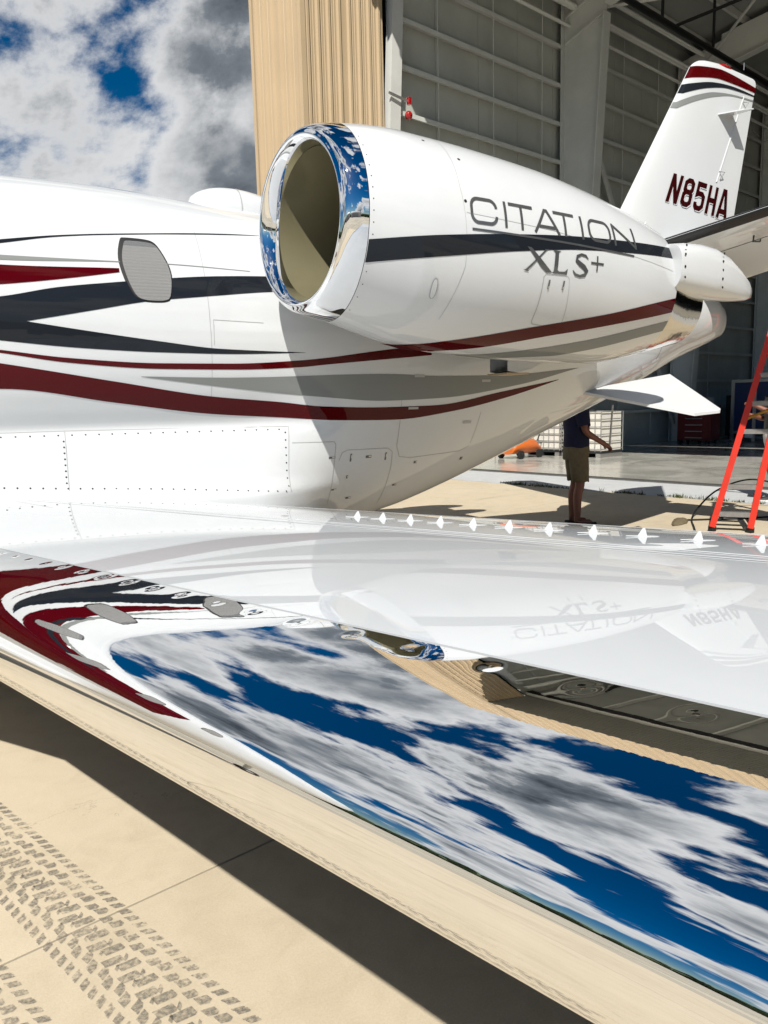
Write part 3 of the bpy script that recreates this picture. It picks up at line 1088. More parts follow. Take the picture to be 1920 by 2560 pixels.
def poly_letter(polys, fmap, name, mat, parent, step=.15):
    """filled outline letters: tessellate, then slice so that they follow the curved skin"""
    bm = bmesh.new()
    for loop in polys:
        vs = [bm.verts.new((p[0], p[1], 0)) for p in loop]
        for tri in tessellate_polygon([[Vector((p[0], p[1], 0)) for p in loop]]):
            try:
                bm.faces.new([vs[i] for i in tri])
            except ValueError:
                pass
    k = -.3
    while k < 1.4:
        bmesh.ops.bisect_plane(bm, geom=bm.verts[:] + bm.edges[:] + bm.faces[:], plane_co=(0, k, 0), plane_no=(0, 1, 0))
        k += step
    for v in bm.verts:
        v.co = fmap(v.co.x, v.co.y)
    me = bpy.data.meshes.new(name)
    bm.to_mesh(me)
    bm.free()
    return link(name, me, mat, parent)


def thick(path, widths):
    """tapered brush stroke outline"""
    L_, R_ = [], []
    for i, p in enumerate(path):
        a, b = path[max(0, i - 1)], path[min(len(path) - 1, i + 1)]
        d = Vector((b[0] - a[0], b[1] - a[1])).normalized()
        w = widths[i] / 2
        L_.append((p[0] - d.y * w, p[1] + d.x * w))
        R_.append((p[0] + d.y * w, p[1] - d.x * w))
    return L_ + R_[::-1]


fx = nac_map([(2.69, 2.200), (3.3, 2.186)], [(2.69, 2.318), (3.3, 2.306)], .0036)
XC = .118
xl = lambda x0: (lambda a, v: fx(x0 + a * XC, v))
# X: heavy falling stroke, light rising stroke with flared feet
poly_letter([[(.10, 1.03), (.36, 1.0), (1.70, .02), (1.35, .0), (.98, .22)]], xl(2.694), 'letter', 'letter_grey', PORT_NAC)
poly_letter([[(.0, .0), (.32, -.02), (.27, .05), (.40, .16), (1.22, .92), (1.32, .98), (1.50, 1.0), (1.17, 1.0), (1.12, .93), (.20, .12), (.12, .06)]], xl(2.694), 'letter', 'letter_grey', PORT_NAC)
poly_letter([[(.0, 1.0), (.55, 1.0), (.40, .93), (.40, .16), (.50, .10), (.85, .12), (1.02, .26), (1.0, -.0), (.05, -.0), (.17, .08), (.17, .92)]], xl(2.884), 'letter', 'letter_grey', PORT_NAC)
sp = [(.98, .80), (.80, .93), (.52, .97), (.25, .86), (.22, .68), (.45, .54), (.72, .42), (.93, .25), (.82, .07), (.52, .00), (.22, .05), (.03, .22)]
poly_letter([thick(sp, [.04, .12, .12, .16, .2, .23, .24, .22, .17, .12, .12, .05])], xl(3.040), 'letter', 'letter_grey', PORT_NAC)
place([[(0, .66), (.88, .66)], [(.44, .30), (.44, 1.0)]], .10, xl(3.179)).build('letter', 'letter_grey', PORT_NAC)
# access door, latches, drain, screws on the cowl
seam(ynac_safe, [(2.845, 2.175), (2.855, 2.187), (3.015, 2.184), (3.03, 2.17), (3.085, 1.93), (3.075, 1.912)], PORT_NAC, w=.0012, n=8)
seam(ynac_safe, [(2.845, 2.175), (2.862, 1.95), (2.875, 1.935), (3.075, 1.912)], PORT_NAC, w=.0024, mat='rivet_grey', n=8)
for x in (2.889, 2.994):
    lt = mark(ynac_safe, x, 2.137, .011, .047, 'placard', PORT_NAC, 'latch', .003)
    mark(ynac_safe, x, 2.123, .007, .012, 'alu', lt, 'latch_button', .005)
seam(ynac_safe, [(2.31, 2.92), (2.30, 2.6), (2.33, 2.2), (2.28, 1.95)], PORT_NAC, w=.0011, n=14)
seam(ynac_safe, [(2.32, 2.462), (2.9, 2.418), (3.55, 2.335), (3.98, 2.285)], PORT_NAC, w=.0012, n=20)
hd = loop_fill(ynac_safe, smooth_loop([(2.160, 2.140), (2.195, 2.140), (2.205, 2.045), (2.165, 2.045)], 2), .0025).build('vent_recess', 'rivet_grey', PORT_NAC, smooth=True)
loop_fill(ynac_safe, smooth_loop([(2.164, 2.135), (2.190, 2.135), (2.199, 2.05), (2.169, 2.05)], 2), .004).build('vent_cover', 'white_paint', hd, smooth=True)
ms = MB()
for x, z in ((2.32, 2.52), (2.36, 2.76), (2.20, 2.86)):
    p, nr = pt_on(ynac_safe, x, z, .001)
    ms.disc(p, nr, .009, 10, .002)
for k in range(16):
    z = 2.0 + .055 * k
    p, nr = pt_on(ynac_safe, 1.815, z, .0008)
    ms.disc(p, nr, .0035, 6, .001)
ms.build('screws', 'screw_dark', PORT_NAC, smooth=True, kind='stuff')
# air scoop under the nacelle
rows = []
for x, hw_, zz in ((3.22, .10, 1.70), (3.30, .11, 1.69), (3.42, .105, 1.715), (3.56, .09, 1.77)):
    rows.append([(x, 4.32 - hw_, zz + .12), (x, 4.32 - hw_, zz), (x, 4.32 + hw_, zz), (x, 4.32 + hw_, zz + .12)])
scoop = MB().grid(rows).build('air_scoop', 'white_paint', PORT_NAC)
MB().box((3.30, 4.32, 1.684), (.19, .22, .012)).build('scoop_rim', 'beige_panel', scoop)

# ---- fin with rudder
def fin_section(z, le, te, th, n=36):
    c = te - le
    P = []
    for s in (1, -1):
        rng = range(n + 1) if s > 0 else range(n - 1, 0, -1)
        for i in rng:
            x = (1 - cos(pi * i / n)) / 2
            yt = 5 * th * (.2969 * sqrt(x) - .126 * x - .3516 * x ** 2 + .2843 * x ** 3 - .1036 * x ** 4)
            P.append((le + c * x, YC - s * yt * c, z))
    return P


def fin_le(z):
    return 5.605 + (z - 3.269) * (6.522 - 5.605) / (4.74 - 3.269)


def fin_te(z):
    return 7.226 + (z - 3.328) * (7.5 - 7.226) / (4.74 - 3.328)


zs = [2.45 + .06 * i for i in range(38)]
rows = [fin_section(z, fin_le(z), fin_te(z), .092) for z in zs if z < 4.70]
for z, le, te, th in ((4.70, fin_le(4.70), fin_te(4.70), .092), (4.735, 6.535, 7.495, .09), (4.76, 6.575, 7.49, .08), (4.78, 6.62, 7.48, .062), (4.795, 6.69, 7.45, .04), (4.802, 6.78, 7.3, .015)):
    rows.append(fin_section(z, le, te, th))
rows = [[(x, y, z - max(0, (x - 6.9)) * .09 * max(0, (z - 4.5) / .3)) for x, y, z in r] for r in rows]
mb = MB().grid(rows, closed=True)
mb.add(rows[-1], [tuple(range(len(rows[-1])))])
FIN = mb.build('tail_fin', 'white_paint', JET, smooth=True, sharp=60)


def fin_y(x, z):
    le, te = fin_le(z), fin_te(z)
    c = te - le
    t = min(1, max(1e-4, (x - le) / c))
    yt = 5 * .092 * (.2969 * sqrt(t) - .126 * t - .3516 * t ** 2 + .2843 * t ** 3 - .1036 * t ** 4)
    return YC - yt * c


def fin_stripe(top, bot, mat):
    rows = []
    for i in range(61):
        t = i / 60
        row = []
        for j in range(5):
            zt_ = lambda x: smooth_tab(top, x, 1) + (smooth_tab(bot, x, 1) - smooth_tab(top, x, 1)) * j / 4
            z = zt_(6.9)
            for _ in range(4):
                x = fin_le(z) + .0006 + (fin_te(z) - fin_le(z) - .001) * t ** 1.6
                z = zt_(x)
            q = Vector((x, fin_y(x, z) - .0035, z - max(0, (x - 6.9)) * .09 * max(0, (z - 4.5) / .3)))
            row.append(q)
        rows.append(row)
    MB().grid(rows).build('stripe', mat, FIN, smooth=True)


fin_stripe([(6.5, 4.703), (6.58, 4.713), (6.91, 4.73), (7.511, 4.70)], [(6.4, 4.575), (6.512, 4.596), (6.892, 4.637), (7.495, 4.640)], 'red_paint')
fin_stripe([(6.4, 4.52), (6.469, 4.534), (6.8, 4.592), (7.171, 4.612), (7.491, 4.605)], [(6.38, 4.43), (6.412, 4.441), (6.722, 4.527), (7.045, 4.576), (7.479, 4.590)], 'charcoal_paint')
fin_stripe([(6.3, 4.34), (6.354, 4.363), (6.57, 4.441), (6.805, 4.5), (7.127, 4.532), (7.475, 4.548)], [(6.3, 4.28), (6.34, 4.299), (6.573, 4.389), (6.807, 4.459), (7.128, 4.517), (7.464, 4.53)], 'grey_paint')
# registration: N85HA, three layers (dark edge, white edge, maroon face)
GLY = {
    'N': (.62, [[(.10, 0), (.10, 1)], [(.10, .97), (.52, .03)], [(.52, 0), (.52, 1)]]),
    '8': (.62, [[(.22, .09), (.40, .09), (.52, .18), (.52, .42), (.42, .52), (.52, .62), (.52, .82), (.40, .91), (.22, .91), (.10, .82), (.10, .62), (.20, .52), (.10, .42), (.10, .18), (.22, .09)], [(.2, .52), (.42, .52)]]),
    '5': (.62, [[(.58, .91), (.10, .91), (.10, .55), (.20, .59), (.40, .59), (.52, .50), (.52, .19), (.40, .09), (.20, .09), (.10, .19), (.10, .28)]]),
    'H': (.62, [[(.10, 0), (.10, 1)], [(.52, 0), (.52, 1)], [(.10, .5), (.52, .5)]]),
    'A': (.66, [[(.06, 0), (.27, .95), (.39, .95), (.60, 0)], [(.14, .25), (.52, .25)]]),
}
BL, BR, TR, TL = (6.123, 3.390), (7.084, 3.303), (7.136, 3.590), (6.239, 3.664)


def fin_map(off, sh=(0, 0)):
    def f(a, v):
        a, v = a + sh[0], v + sh[1]
        x = (BL[0] * (1 - v) + TL[0] * v) * (1 - a) + (BR[0] * (1 - v) + TR[0] * v) * a
        z = (BL[1] * (1 - v) + TL[1] * v) * (1 - a) + (BR[1] * (1 - v) + TR[1] * v) * a
        return Vector((x, fin_y(x, z) - off, z))
    return f


tot = sum(GLY[c][0] for c in 'N85HA') + .12 * 4
cur = 0.0
for ch in 'N85HA':
    wid, st = GLY[ch]
    for off, w, mat, sh in ((.0028, .20, 'charcoal_paint', (.012, -.035)), (.0040, .185, 'white_paint', (.0105, -.026)), (.0054, .175, 'registration_maroon', (0, 0))):
        mapp = fin_map(off, sh)
        k = .0 if mat == 'registration_maroon' else .006
        ob = place([[(x, y) for x, y in s] for s in st], w + k, lambda a, v: mapp((cur + a) / tot, v)).build('letter' if mat == 'registration_maroon' else 'letter_edge', mat, FIN)
    cur += wid + .12
# rudder hinge line, hinge brackets, blade antenna, tip light, trim tab lines
rows = []
for i in range(31):
    t = i / 30
    z = 3.66 + .89 * t
    x = 6.898 + (7.295 - 6.898) * t
    rows.append([Vector((x + s * .011, fin_y(x + s * .011, z) - (.012 if s == 0 else .0005), z)) for s in (-1, 0, 1)])
MB().grid(rows).build('rudder_hinge_fairing', 'white_paint', FIN, smooth=True)
for x, z in ((7.275, 4.46), (6.93, 3.735)):
    MB().tube([(x, fin_y(x, z) - .004, z + .03), (x + .05, fin_y(x, z) - .035, z + .02), (x + .02, fin_y(x, z) - .006, z - .04)], .006, 6).build('hinge_bracket', 'alu', FIN)
yb = fin_y(6.95, 4.3)
bl = [(6.86, yb + .01, 4.30), (7.12, yb + .01, 4.33), (7.17, yb - .19, 4.335), (7.03, yb - .19, 4.31)]
MB().add([Vector(p) for p in bl] + [Vector(p) + Vector((0, 0, .012)) for p in bl], [(3, 2, 1, 0), (4, 5, 6, 7), (0, 1, 5, 4), (1, 2, 6, 5), (2, 3, 7, 6), (3, 0, 4, 7)]).build('blade_antenna', 'white_paint', FIN)
rows = [[(6.86 + .30 * t, YC + .03 * sin(pi * min(1, t + .05)) * cos(a), 4.785 - .02 * t + .04 * sin(pi * (t * .9 + .05)) * sin(a)) for a in [pi * k / 10 for k in range(11)]] for t in [i / 12 for i in range(13)]]
MB().grid(rows).build('beacon_lens', 'red_lens', FIN, smooth=True)
rod('static_wick', (7.47, YC, 4.25), (7.60, YC, 4.20), .003, 'gap_black', FIN, 6)
rod('static_wick', (7.30, YC, 4.81), (7.30, YC, 4.88), .004, 'alu', FIN, 6)
rows = [[Vector((x, fin_y(x, 3.30) - .002, 3.30 + dz)) for dz in (-.003, .003)] for x in (6.9, 7.0, 7.1, 7.2)]
MB().grid(rows).build('tab_seam', 'rivet_grey', FIN)
rod('vent_mast', (6.70, 5.50, 3.08), (6.76, 5.42, 3.22), .008, 'screw_dark', FIN, 6)
rod('vent_mast', (5.62, 5.4, 2.98), (5.70, 5.36, 3.12), .006, 'alu', FIN, 6)


# ---- horizontal stabilisers: black boot, skin, drooped elevator
def stab_pt(t, xc, upper, off=0):
    """t along the span 0..1, xc chord fraction, elevator hinge at .62"""
    le = Vector((5.97, 5.5, 2.975)) + Vector((.19, -1, .118)) * (3.2 * t)
    c = 1.22 - .45 * t
    x = min(1, max(0, xc))
    yt = 5 * .10 * (.2969 * sqrt(x) - .126 * x - .3516 * x ** 2 + .2843 * x ** 3 - .1036 * x ** 4) * c + off
    dz = -.05 * x * c
    if x > .55:
        dz -= (x - .55) * c * .42
    return le + Vector((x * c, 0, dz + (yt if upper else -yt)))


for sgn in (1, -1):
    def mir(p):
        return p if sgn > 0 else Vector((p.x, 2 * YC - p.y, p.z))
    cc = [(1 - cos(pi * i / 30)) / 2 for i in range(31)]
    rows = [[mir(stab_pt(i / 24, c, True)) for c in cc[::-1]] + [mir(stab_pt(i / 24, c, False)) for c in cc[1:]] for i in range(25)]
    mb = MB().grid(rows, closed=False)
    mb.add(rows[-1], [tuple(range(len(rows[-1])))])
    ST = mb.build('stabilizer', 'white_paint', JET, smooth=True, sharp=40)
    rows = [[mir(stab_pt(i / 24, .105 * abs(u) ** 1.6, u > 0, .0025)) for u in [-1 + k / 12 for k in range(25)]] for i in range(25)]
    MB().grid(rows).build('deice_boot', 'black_boot', ST, smooth=True)
    rows = [[mir(stab_pt(i / 24, .555 + .006 * k, False, .002)) for k in (0, 1)] for i in range(25)]
    MB().grid(rows).build('elevator_gap', 'gap_black', ST)
    if sgn > 0:
        for t, xc in ((.20, .42), (.29, .60)):
            p = stab_pt(t, xc, False)
            MB().tube([p, p + Vector((.02, .02, -.05)), p + Vector((.16, .05, -.035)), p + Vector((.17, .05, .0))], .008, 6).build('hinge_bracket', 'screw_dark', ST)
# stabiliser root fairing
rows = []
for x, h, w in ((5.35, .02, .03), (5.6, .14, .16), (5.9, .2, .24), (6.4, .2, .24), (6.9, .14, .18), (7.15, .05, .08)):
    rows.append([(x, YC + w * cos(a), 2.86 + h * sin(a)) for a in [2 * pi * k / 24 for k in range(24)]])
MB().grid(rows, closed=True).build('tail_fairing', 'white_paint', JET, smooth=True)
# ---- ventral strakes
for sgn in (1, -1):
    def mir(p):
        return Vector(p) if sgn > 0 else Vector((p[0], 2 * YC - p[1], p[2]))
    P = [(4.62, 5.06, 1.56), (5.80, 5.12, 1.70), (5.735, 4.5, 1.375), (5.715, 4.49, 1.362), (5.41, 4.5, 1.345)]
    top = [mir(p) + Vector((0, 0, .012)) for p in P]
    bot = [mir(p) - Vector((0, 0, .012)) for p in P]
    k = len(P)
    MB().add(top + bot, [tuple(range(k)), tuple(range(2 * k - 1, k - 1, -1))] + [(i, (i + 1) % k, k + (i + 1) % k, k + i) for i in range(k)]).build('ventral_strake', 'white_paint', JET)
seam(y_fus, [(5.72, 2.30), (5.70, 2.1), (5.66, 1.85)], FUSE, w=.003, mat='placard')
# ---- main gear leg and wheel under the wing, so the jet stands on the ground
for sgn in (1, -1):
    gy = 3.55 if sgn > 0 else 2 * YC - 3.55
    rod('gear_strut', (1.25, gy, .95), (1.30, gy, .30), .055, 'post_white', JET, 12)
    rows = [[(1.36 + r * cos(a), gy + dy, .28 + r * sin(a)) for a in [2 * pi * k / 36 for k in range(36)]] for dy, r in ((-.09, .14), (-.09, .24), (-.06, .275), (0, .28), (.06, .275), (.09, .24), (.09, .14))]
    WH = MB().grid(rows, closed=True).build('wheel', 'dark_rubber', JET, smooth=True)
    MB().disc((1.36, gy - .07, .28), (0, -1, 0), .15, 24, .03).build('rim', 'alu', WH, smooth=True)
    MB().disc((1.36, gy + .07, .28), (0, 1, 0), .15, 24, .03).build('rim', 'alu', WH, smooth=True)
rod('gear_strut', (-6.3, YC, 1.1), (-6.3, YC, .25), .05, 'post_white', JET, 12)
rows = [[(-6.3 + r * cos(a), YC + dy, .22 + r * sin(a)) for a in [2 * pi * k / 28 for k in range(28)]] for dy, r in ((-.07, .1), (-.07, .19), (0, .22), (.07, .19), (.07, .1))]
WH = MB().grid(rows, closed=True).build('wheel', 'dark_rubber', JET, smooth=True)
MB().disc((-6.3, YC - .05, .22), (0, -1, 0), .11, 20, .02).build('rim', 'alu', WH, smooth=True)


# ================================================================== ground and hangar
UA, VA = Vector((.974, .225, 0)).normalized(), Vector((.225, -.974, 0)).normalized()
ZA = Vector((0, 0, 1))


def H(u, v, z=0.0):
    return UA * u + VA * v + ZA * z


def struct(o):
    o['kind'] = 'structure'
    return o


# big sheet to the horizon, a little below the slab tops
mbg = MB()
ring = [0, 30, 80, 160, 400, 1200]
rows = [[(max(r, .01) * cos(2 * pi * k / 48), max(r, .01) * sin(2 * pi * k / 48), -.03) for k in range(48)] for r in ring]
GROUND = struct(mbg.grid(rows, closed=True).build('ground', 'apron_far'))
# slabs of the apron with saw-cut joints
APRON = struct(MB().box(H(2.18, -5.5, -.022), (17.1, 20.8, .006), (UA, VA, ZA)).build('apron', 'joint_fill'))
GAP = .009
uj = [-6.4, -1.9, 2.62, 6.9, 10.75]
vj = [-15.9, -11.3, -6.72, -2.14, 2.44, 4.9]
sheet = MB()
for u0, u1 in zip(uj, uj[1:]):
    for v0, v1 in zip(vj, vj[1:]):
        uc, vc, su, sv = (u0 + u1) / 2, (v0 + v1) / 2, u1 - u0 - GAP, v1 - v0 - GAP
        b = .001
        bot = [H(uc + su / 2 * i, vc + sv / 2 * j, -.018) for i, j in ((-1, -1), (1, -1), (1, 1), (-1, 1))]
        mid = [H(uc + su / 2 * i, vc + sv / 2 * j, -b) for i, j in ((-1, -1), (1, -1), (1, 1), (-1, 1))]
        top = [H(uc + (su / 2 - b) * i, vc + (sv / 2 - b) * j, 0) for i, j in ((-1, -1), (1, -1), (1, 1), (-1, 1))]
        MB().grid([bot, mid, top], closed=True).add(top, [(0, 1, 2, 3)]).build('concrete_slab', 'concrete', APRON)
# pale strip in front of the hangar, door rail, hangar floor
struct(MB().box(H(11.62, 0.0, -.008), (1.68, 34, .02), (UA, VA, ZA)).build('threshold_strip', 'strip_concrete'))
rail = struct(MB().box(H(12.55, 0, -.005), (.16, 30, .012), (UA, VA, ZA)).build('door_track', 'gap_black'))
for du in (-.11, .11):
    MB().box(H(12.55 + du, 0, .004), (.06, 30, .03), (UA, VA, ZA)).build('rail', 'steel_rail', rail)
struct(MB().box(H(27.5, 2, -.004), (29.6, 36, .02), (UA, VA, ZA)).build('hangar_floor', 'hangar_floor'))

# ---- tyre prints on the slabs
def tyre_track(a0, d, nrm, s0, s1):
    mbt = MB()
    rng = random.Random(3)

    def blk(s, t, ds, dt, skew, cut=0.0):
        pts = [(-.5, -.5), (.5, -.5), (.5, .5 - cut), (.5 - cut, .5), (-.5, .5)]
        P = []
        for p, q in pts:
            ss = s + p * ds + skew * (q * dt) + rng.uniform(-.0012, .0012)
            tt = t + q * dt + rng.uniform(-.0012, .0012)
            P.append(a0 + d * ss + nrm * tt + ZA * .0025)
        mbt.add(P, [tuple(range(5))])
    s = s0
    pitch = .0885
    while s < s1:
        blk(s, -.018, .033, .050, .25, .2)
        blk(s + .013, .014, .016, .018, -.9, .3)
        blk(s + .045, .006, .033, .054, .25, .15)
        blk(s + .032, -.022, .014, .016, -.9, .3)
        for sg in (1, -1):
            o = 0 if sg > 0 else .022
            blk(s + o, sg * .056, .031, .030, .5 * sg, .3)
            blk(s + .042 + o, sg * .066, .034, .032, .5 * sg, .35)
            for q in (0, .044):
                for e in (0, .010, .019):
                    blk(s + q + e + o * .6, sg * (.108 + .003 * (e > .005)), .0090, .028, .55 * sg, .2)
        s += pitch
    return mbt


ax0 = Vector((-.0077, 2.7006, 0))
dd, nn = Vector((.33177, -.94336, 0)), Vector((.94336, .33177, 0))
tyre_track(ax0, dd, nn, -3.2, 1.9).build('tyre_track', 'tyre_print', APRON, kind='stuff')
tyre_track(ax0 - nn * .345, dd, nn, -3.2, 1.9).build('tyre_track', 'tyre_print', APRON, kind='stuff')

# ---- hangar
HV0, HV1, HU0, HU1, EAVE = -13.2, 16.0, 12.1, 41.0, 11.9
HANGAR = thing('hangar', 'large open hangar with beige ribbed front and dark steel-framed interior', 'hangar', H(12.2, HV0, 0))


def hbox(name, u, v, z, mat, parent=HANGAR, **kw):
    """axis-aligned box in hangar coordinates from ranges"""
    c = H((u[0] + u[1]) / 2, (v[0] + v[1]) / 2, (z[0] + z[1]) / 2)
    return MB().box(c, (u[1] - u[0], v[1] - v[0], z[1] - z[0]), (UA, VA, ZA)).build(name, mat, parent, **kw)


def ribbed(name, p0, along, length, z0, z1, outward, pitch, mat, parent, minor=2, lead=.1, height=.055):
    """ribbed metal cladding: one panel mesh with trapezoid major ribs and small stiffening ribs"""
    prof = []
    s = lead
    prof.append((0, 0))
    while s < length - .06:
        prof += [(s - .048, 0), (s - .026, height), (s + .026, height), (s + .048, 0)]
        for k in range(minor):
            q = s + .038 + (pitch - .076) * (k + 1) / (minor + 1)
            if q < length - .04:
                prof += [(q - .013, 0), (q - .006, .009), (q + .006, .009), (q + .013, 0)]
        s += pitch
    prof.append((length, 0))
    rows = [[p0 + along * a + outward * b + ZA * z for a, b in prof] for z in (z0, z1)]
    return MB().grid(rows).build(name, mat, parent)


# beige door-pocket tower left of the opening: front (toward -u) and reveal (toward +v)
PU0, PU1, PV0, PV1 = 9.62, 11.78, -14.95, -13.2
hbox('pocket_core', (PU0 + .02, PU1 - .02), (PV0 + .02, PV1 - .02), (0, 14.25), 'gap_black')
npan = 0
for s0 in (0, .875):
    ribbed('front_panel', H(PU0, PV0 + s0, 0), VA, .875, 0, 14.3, -UA, .29, 'beige_panel', HANGAR, minor=1, lead=.145)
for s0 in (0, 1.08):
    ribbed('side_panel', H(PU0, PV1, 0) + UA * s0, UA, 1.08, 0, 14.3, VA, .27, 'beige_panel', HANGAR, minor=2, lead=.135, height=.05)
hbox('corner_trim', (PU0 - .05, PU0 + .07), (PV1 - .05, PV1 + .05), (0, 14.3), 'beige_panel')
hbox('corner_trim', (PU0 - .05, PU0 + .05), (PV0 - .05, PV0 + .05), (0, 14.3), 'beige_panel')
# header over the opening: beige front, dark ribbed underside, inner lintel
for k in range(15):
    v0 = PV1 + .12 + k * 2.0
    ribbed('header_panel', H(PU0, v0, 0), VA, 2.0, 12.6, 14.3, -UA, .333, 'beige_panel', HANGAR, minor=1, lead=.17, height=.085)
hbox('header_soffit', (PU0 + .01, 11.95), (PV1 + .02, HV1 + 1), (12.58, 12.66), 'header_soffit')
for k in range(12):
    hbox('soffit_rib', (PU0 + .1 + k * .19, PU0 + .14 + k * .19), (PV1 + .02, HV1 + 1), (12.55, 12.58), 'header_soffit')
hbox('lintel', (11.98, 12.12), (HV0, HV1), (12.36, 12.57), 'post_white')
hbox('lintel_seal', (12.14, 12.5), (HV0, HV1), (12.30, 12.60), 'gap_black')
hbox('pocket_shade_panel', (11.8, 12.2), (-13.75, -13.55), (0, 12.5), 'gap_black')  # black panel standing in for the shade inside the pocket gap
# leaning white jamb of the swing-up door
mb = MB()
a, b = H(11.52, HV0 + .02, 0), H(12.235, HV0 + .02, 11.6)
mb.bar(a, b, .30, .21, up=VA)
JAMB = mb.build('door_jamb', 'post_white', HANGAR)
mb = MB().bar(H(11.36, HV0 + .03, 0), H(11.95, HV0 + .03, 8.9), .05, .1, up=VA)
mb.build('jamb_flange', 'post_white', HANGAR)
# side wall: panels, girts, seams
L_ = HU1 - HU0
u = HU0
while u < HU1 - .1:
    w = min(1.5, HU1 - u)
    hbox('wall_panel', (u + .006, u + w - .006), (HV0 - .25, HV0 - .22), (0, EAVE + .9), 'inner_wall')
    u += 1.5
hbox('wall_backing', (HU0, HU1), (HV0 - .31, HV0 - .27), (0, EAVE + .95), 'gap_black')
for k in range(11):
    z = 1.1 + .98 * k
    hbox('girt', (HU0 + .05, HU1), (HV0 - .22, HV0 - .02), (z - .012, z + .012), 'girt_paint')
    hbox('girt_flange', (HU0 + .05, HU1), (HV0 - .03, HV0 - .012), (z - .085, z + .012), 'girt_paint')
for k in range(8):
    u = HU0 + 1.4 + k * 1.95
    rod('sag_rod', H(u, HV0 - .03, .3), H(u, HV0 - .03, EAVE), .011, 'girt_paint', HANGAR, 6)
# rigid frames: tapered column, haunch, rafter
FR = [18.35, 24.6, 30.9, 37.2]
for fu in FR:
    fr = MB()
    zc = 11.55
    web = [(HV0 - .02, 0), (HV0 + .62, 0), (HV0 + 1.28, zc - .25), (HV0 + 1.28, zc + .75), (HV0 - .02, zc + .55)]
    for du in (-.012, .012):
        fr.add([H(fu + du, v, z) for v, z in web], [tuple(range(5))])
    COLM = fr.build('frame_column', 'column_paint', HANGAR)
    MB().bar(H(fu, HV0 + .62, 0), H(fu, HV0 + 1.28, zc - .25), .32, .03, up=VA).build('flange', 'column_paint', COLM)
    MB().bar(H(fu, HV0 - .01, 0), H(fu, HV0 - .01, zc + .55), .32, .03, up=VA).build('flange', 'column_paint', COLM)
    MB().bar(H(fu - .05, HV0 + .02, zc - .62), H(fu - .05, HV0 + 1.27, zc - .24), .06, .05).build('stiffener', 'girt_paint', COLM)
    MB().bar(H(fu - .05, HV0 + .02, zc + .02), H(fu - .05, HV0 + 1.27, zc + .40), .06, .05).build('stiffener', 'girt_paint', COLM)
    rf = MB()
    sl = .10
    vm = 1.4
    a0, a1 = HV0 + 1.28, vm
    top = lambda v: EAVE + .45 + sl * (v - HV0)
    dep = lambda v: 1.05 - .35 * min(1, (v - HV0) / 8)
    for du in (-.012, .012):
        rf.add([H(fu + du, a0, top(a0)), H(fu + du, a1, top(a1)), H(fu + du, a1, top(a1) - dep(a1)), H(fu + du, HV0 + 8, top(HV0 + 8) - dep(HV0 + 8)), H(fu + du, a0, top(a0) - dep(a0))], [(0, 1, 2, 3, 4)])
    RAF = rf.build('rafter', 'column_paint', HANGAR)
    for va, vb in ((a0, HV0 + 8), (HV0 + 8, a1)):
        MB().bar(H(fu, va, top(va) - dep(va)), H(fu, vb, top(vb) - dep(vb)), .30, .03).build('flange', 'girt_paint', RAF)
    rr = MB()
    for du in (-.012, .012):
        rr.add([H(fu + du, 2 * vm - v, z) for v, z in ((a0, top(a0)), (a1, top(a1)), (a1, top(a1) - .7), (a0, top(a0) - 1.05))], [(0, 1, 2, 3)])
    rr.build('rafter', 'column_paint', HANGAR)
    MB().box(H(fu, 2 * vm - HV0 - .5, 5.8), (.3, .8, 11.6), (UA, VA, ZA)).build('frame_column', 'column_paint', HANGAR)
# roof deck and purlins
for sgn in (1, -1):
    vm = 1.4
    def rv_(v): return v if sgn > 0 else 2 * vm - v
    z0, z1 = EAVE + .75, EAVE + .75 + .10 * (vm - HV0)
    MB().add([H(HU0 - .2, rv_(HV0 - .6), z0 - .06), H(HU1, rv_(HV0 - .6), z0 - .06), H(HU1, rv_(vm), z1), H(HU0 - .2, rv_(vm), z1)], [(0, 1, 2, 3)]).build('roof_deck', 'roof_deck', HANGAR)
    for k in range(11):
        v = HV0 + .55 + k * 1.35
        z = EAVE + .62 + .10 * (v - HV0)
        MB().bar(H(HU0, rv_(v), z), H(HU1, rv_(v), z), .075, .21).build('purlin', 'girt_paint', HANGAR)
# eave strut pipes along the wall head
for dz, dv, r in ((-.15, .32, .10), (.18, .70, .07), (-.55, .15, .05)):
    rod('eave_pipe', H(HU0, HV0 + dv, EAVE + dz), H(HU1, HV0 + dv, EAVE + dz), r, 'girt_paint', HANGAR, 10)
# wall and roof cross bracing
for (u0, z0, u1, z1) in ((18.5, 10.6, 24.5, .6), (24.5, 10.6, 18.5, .6), (30.9, 10.6, 37.1, .6), (37.1, 10.6, 30.9, .6)):
    MB().bar(H(u0, HV0 + .12, z0), H(u1, HV0 + .12, z1), .11, .09, up=VA).build('brace', 'column_paint', HANGAR)
for (u0, v0, u1, v1) in ((18.5, -12.5, 24.5, -6), (24.5, -12.5, 18.5, -6), (24.7, -6, 30.8, 0), (30.8, -12, 24.8, -6)):
    rod('roof_brace', H(u0, v0, EAVE - .35 + .10 * (v0 - HV0)), H(u1, v1, EAVE - .35 + .10 * (v1 - HV0)), .045, 'girt_paint', HANGAR, 8)
for fu in FR[:2]:
    for v in (-11.6, -9.2, -7.0):
        z = EAVE + .45 + .10 * (v - HV0)
        rod('flange_brace', H(fu, v, z - .85), H(fu + 1.1, v + .2, z + .1), .035, 'girt_paint', HANGAR, 6)
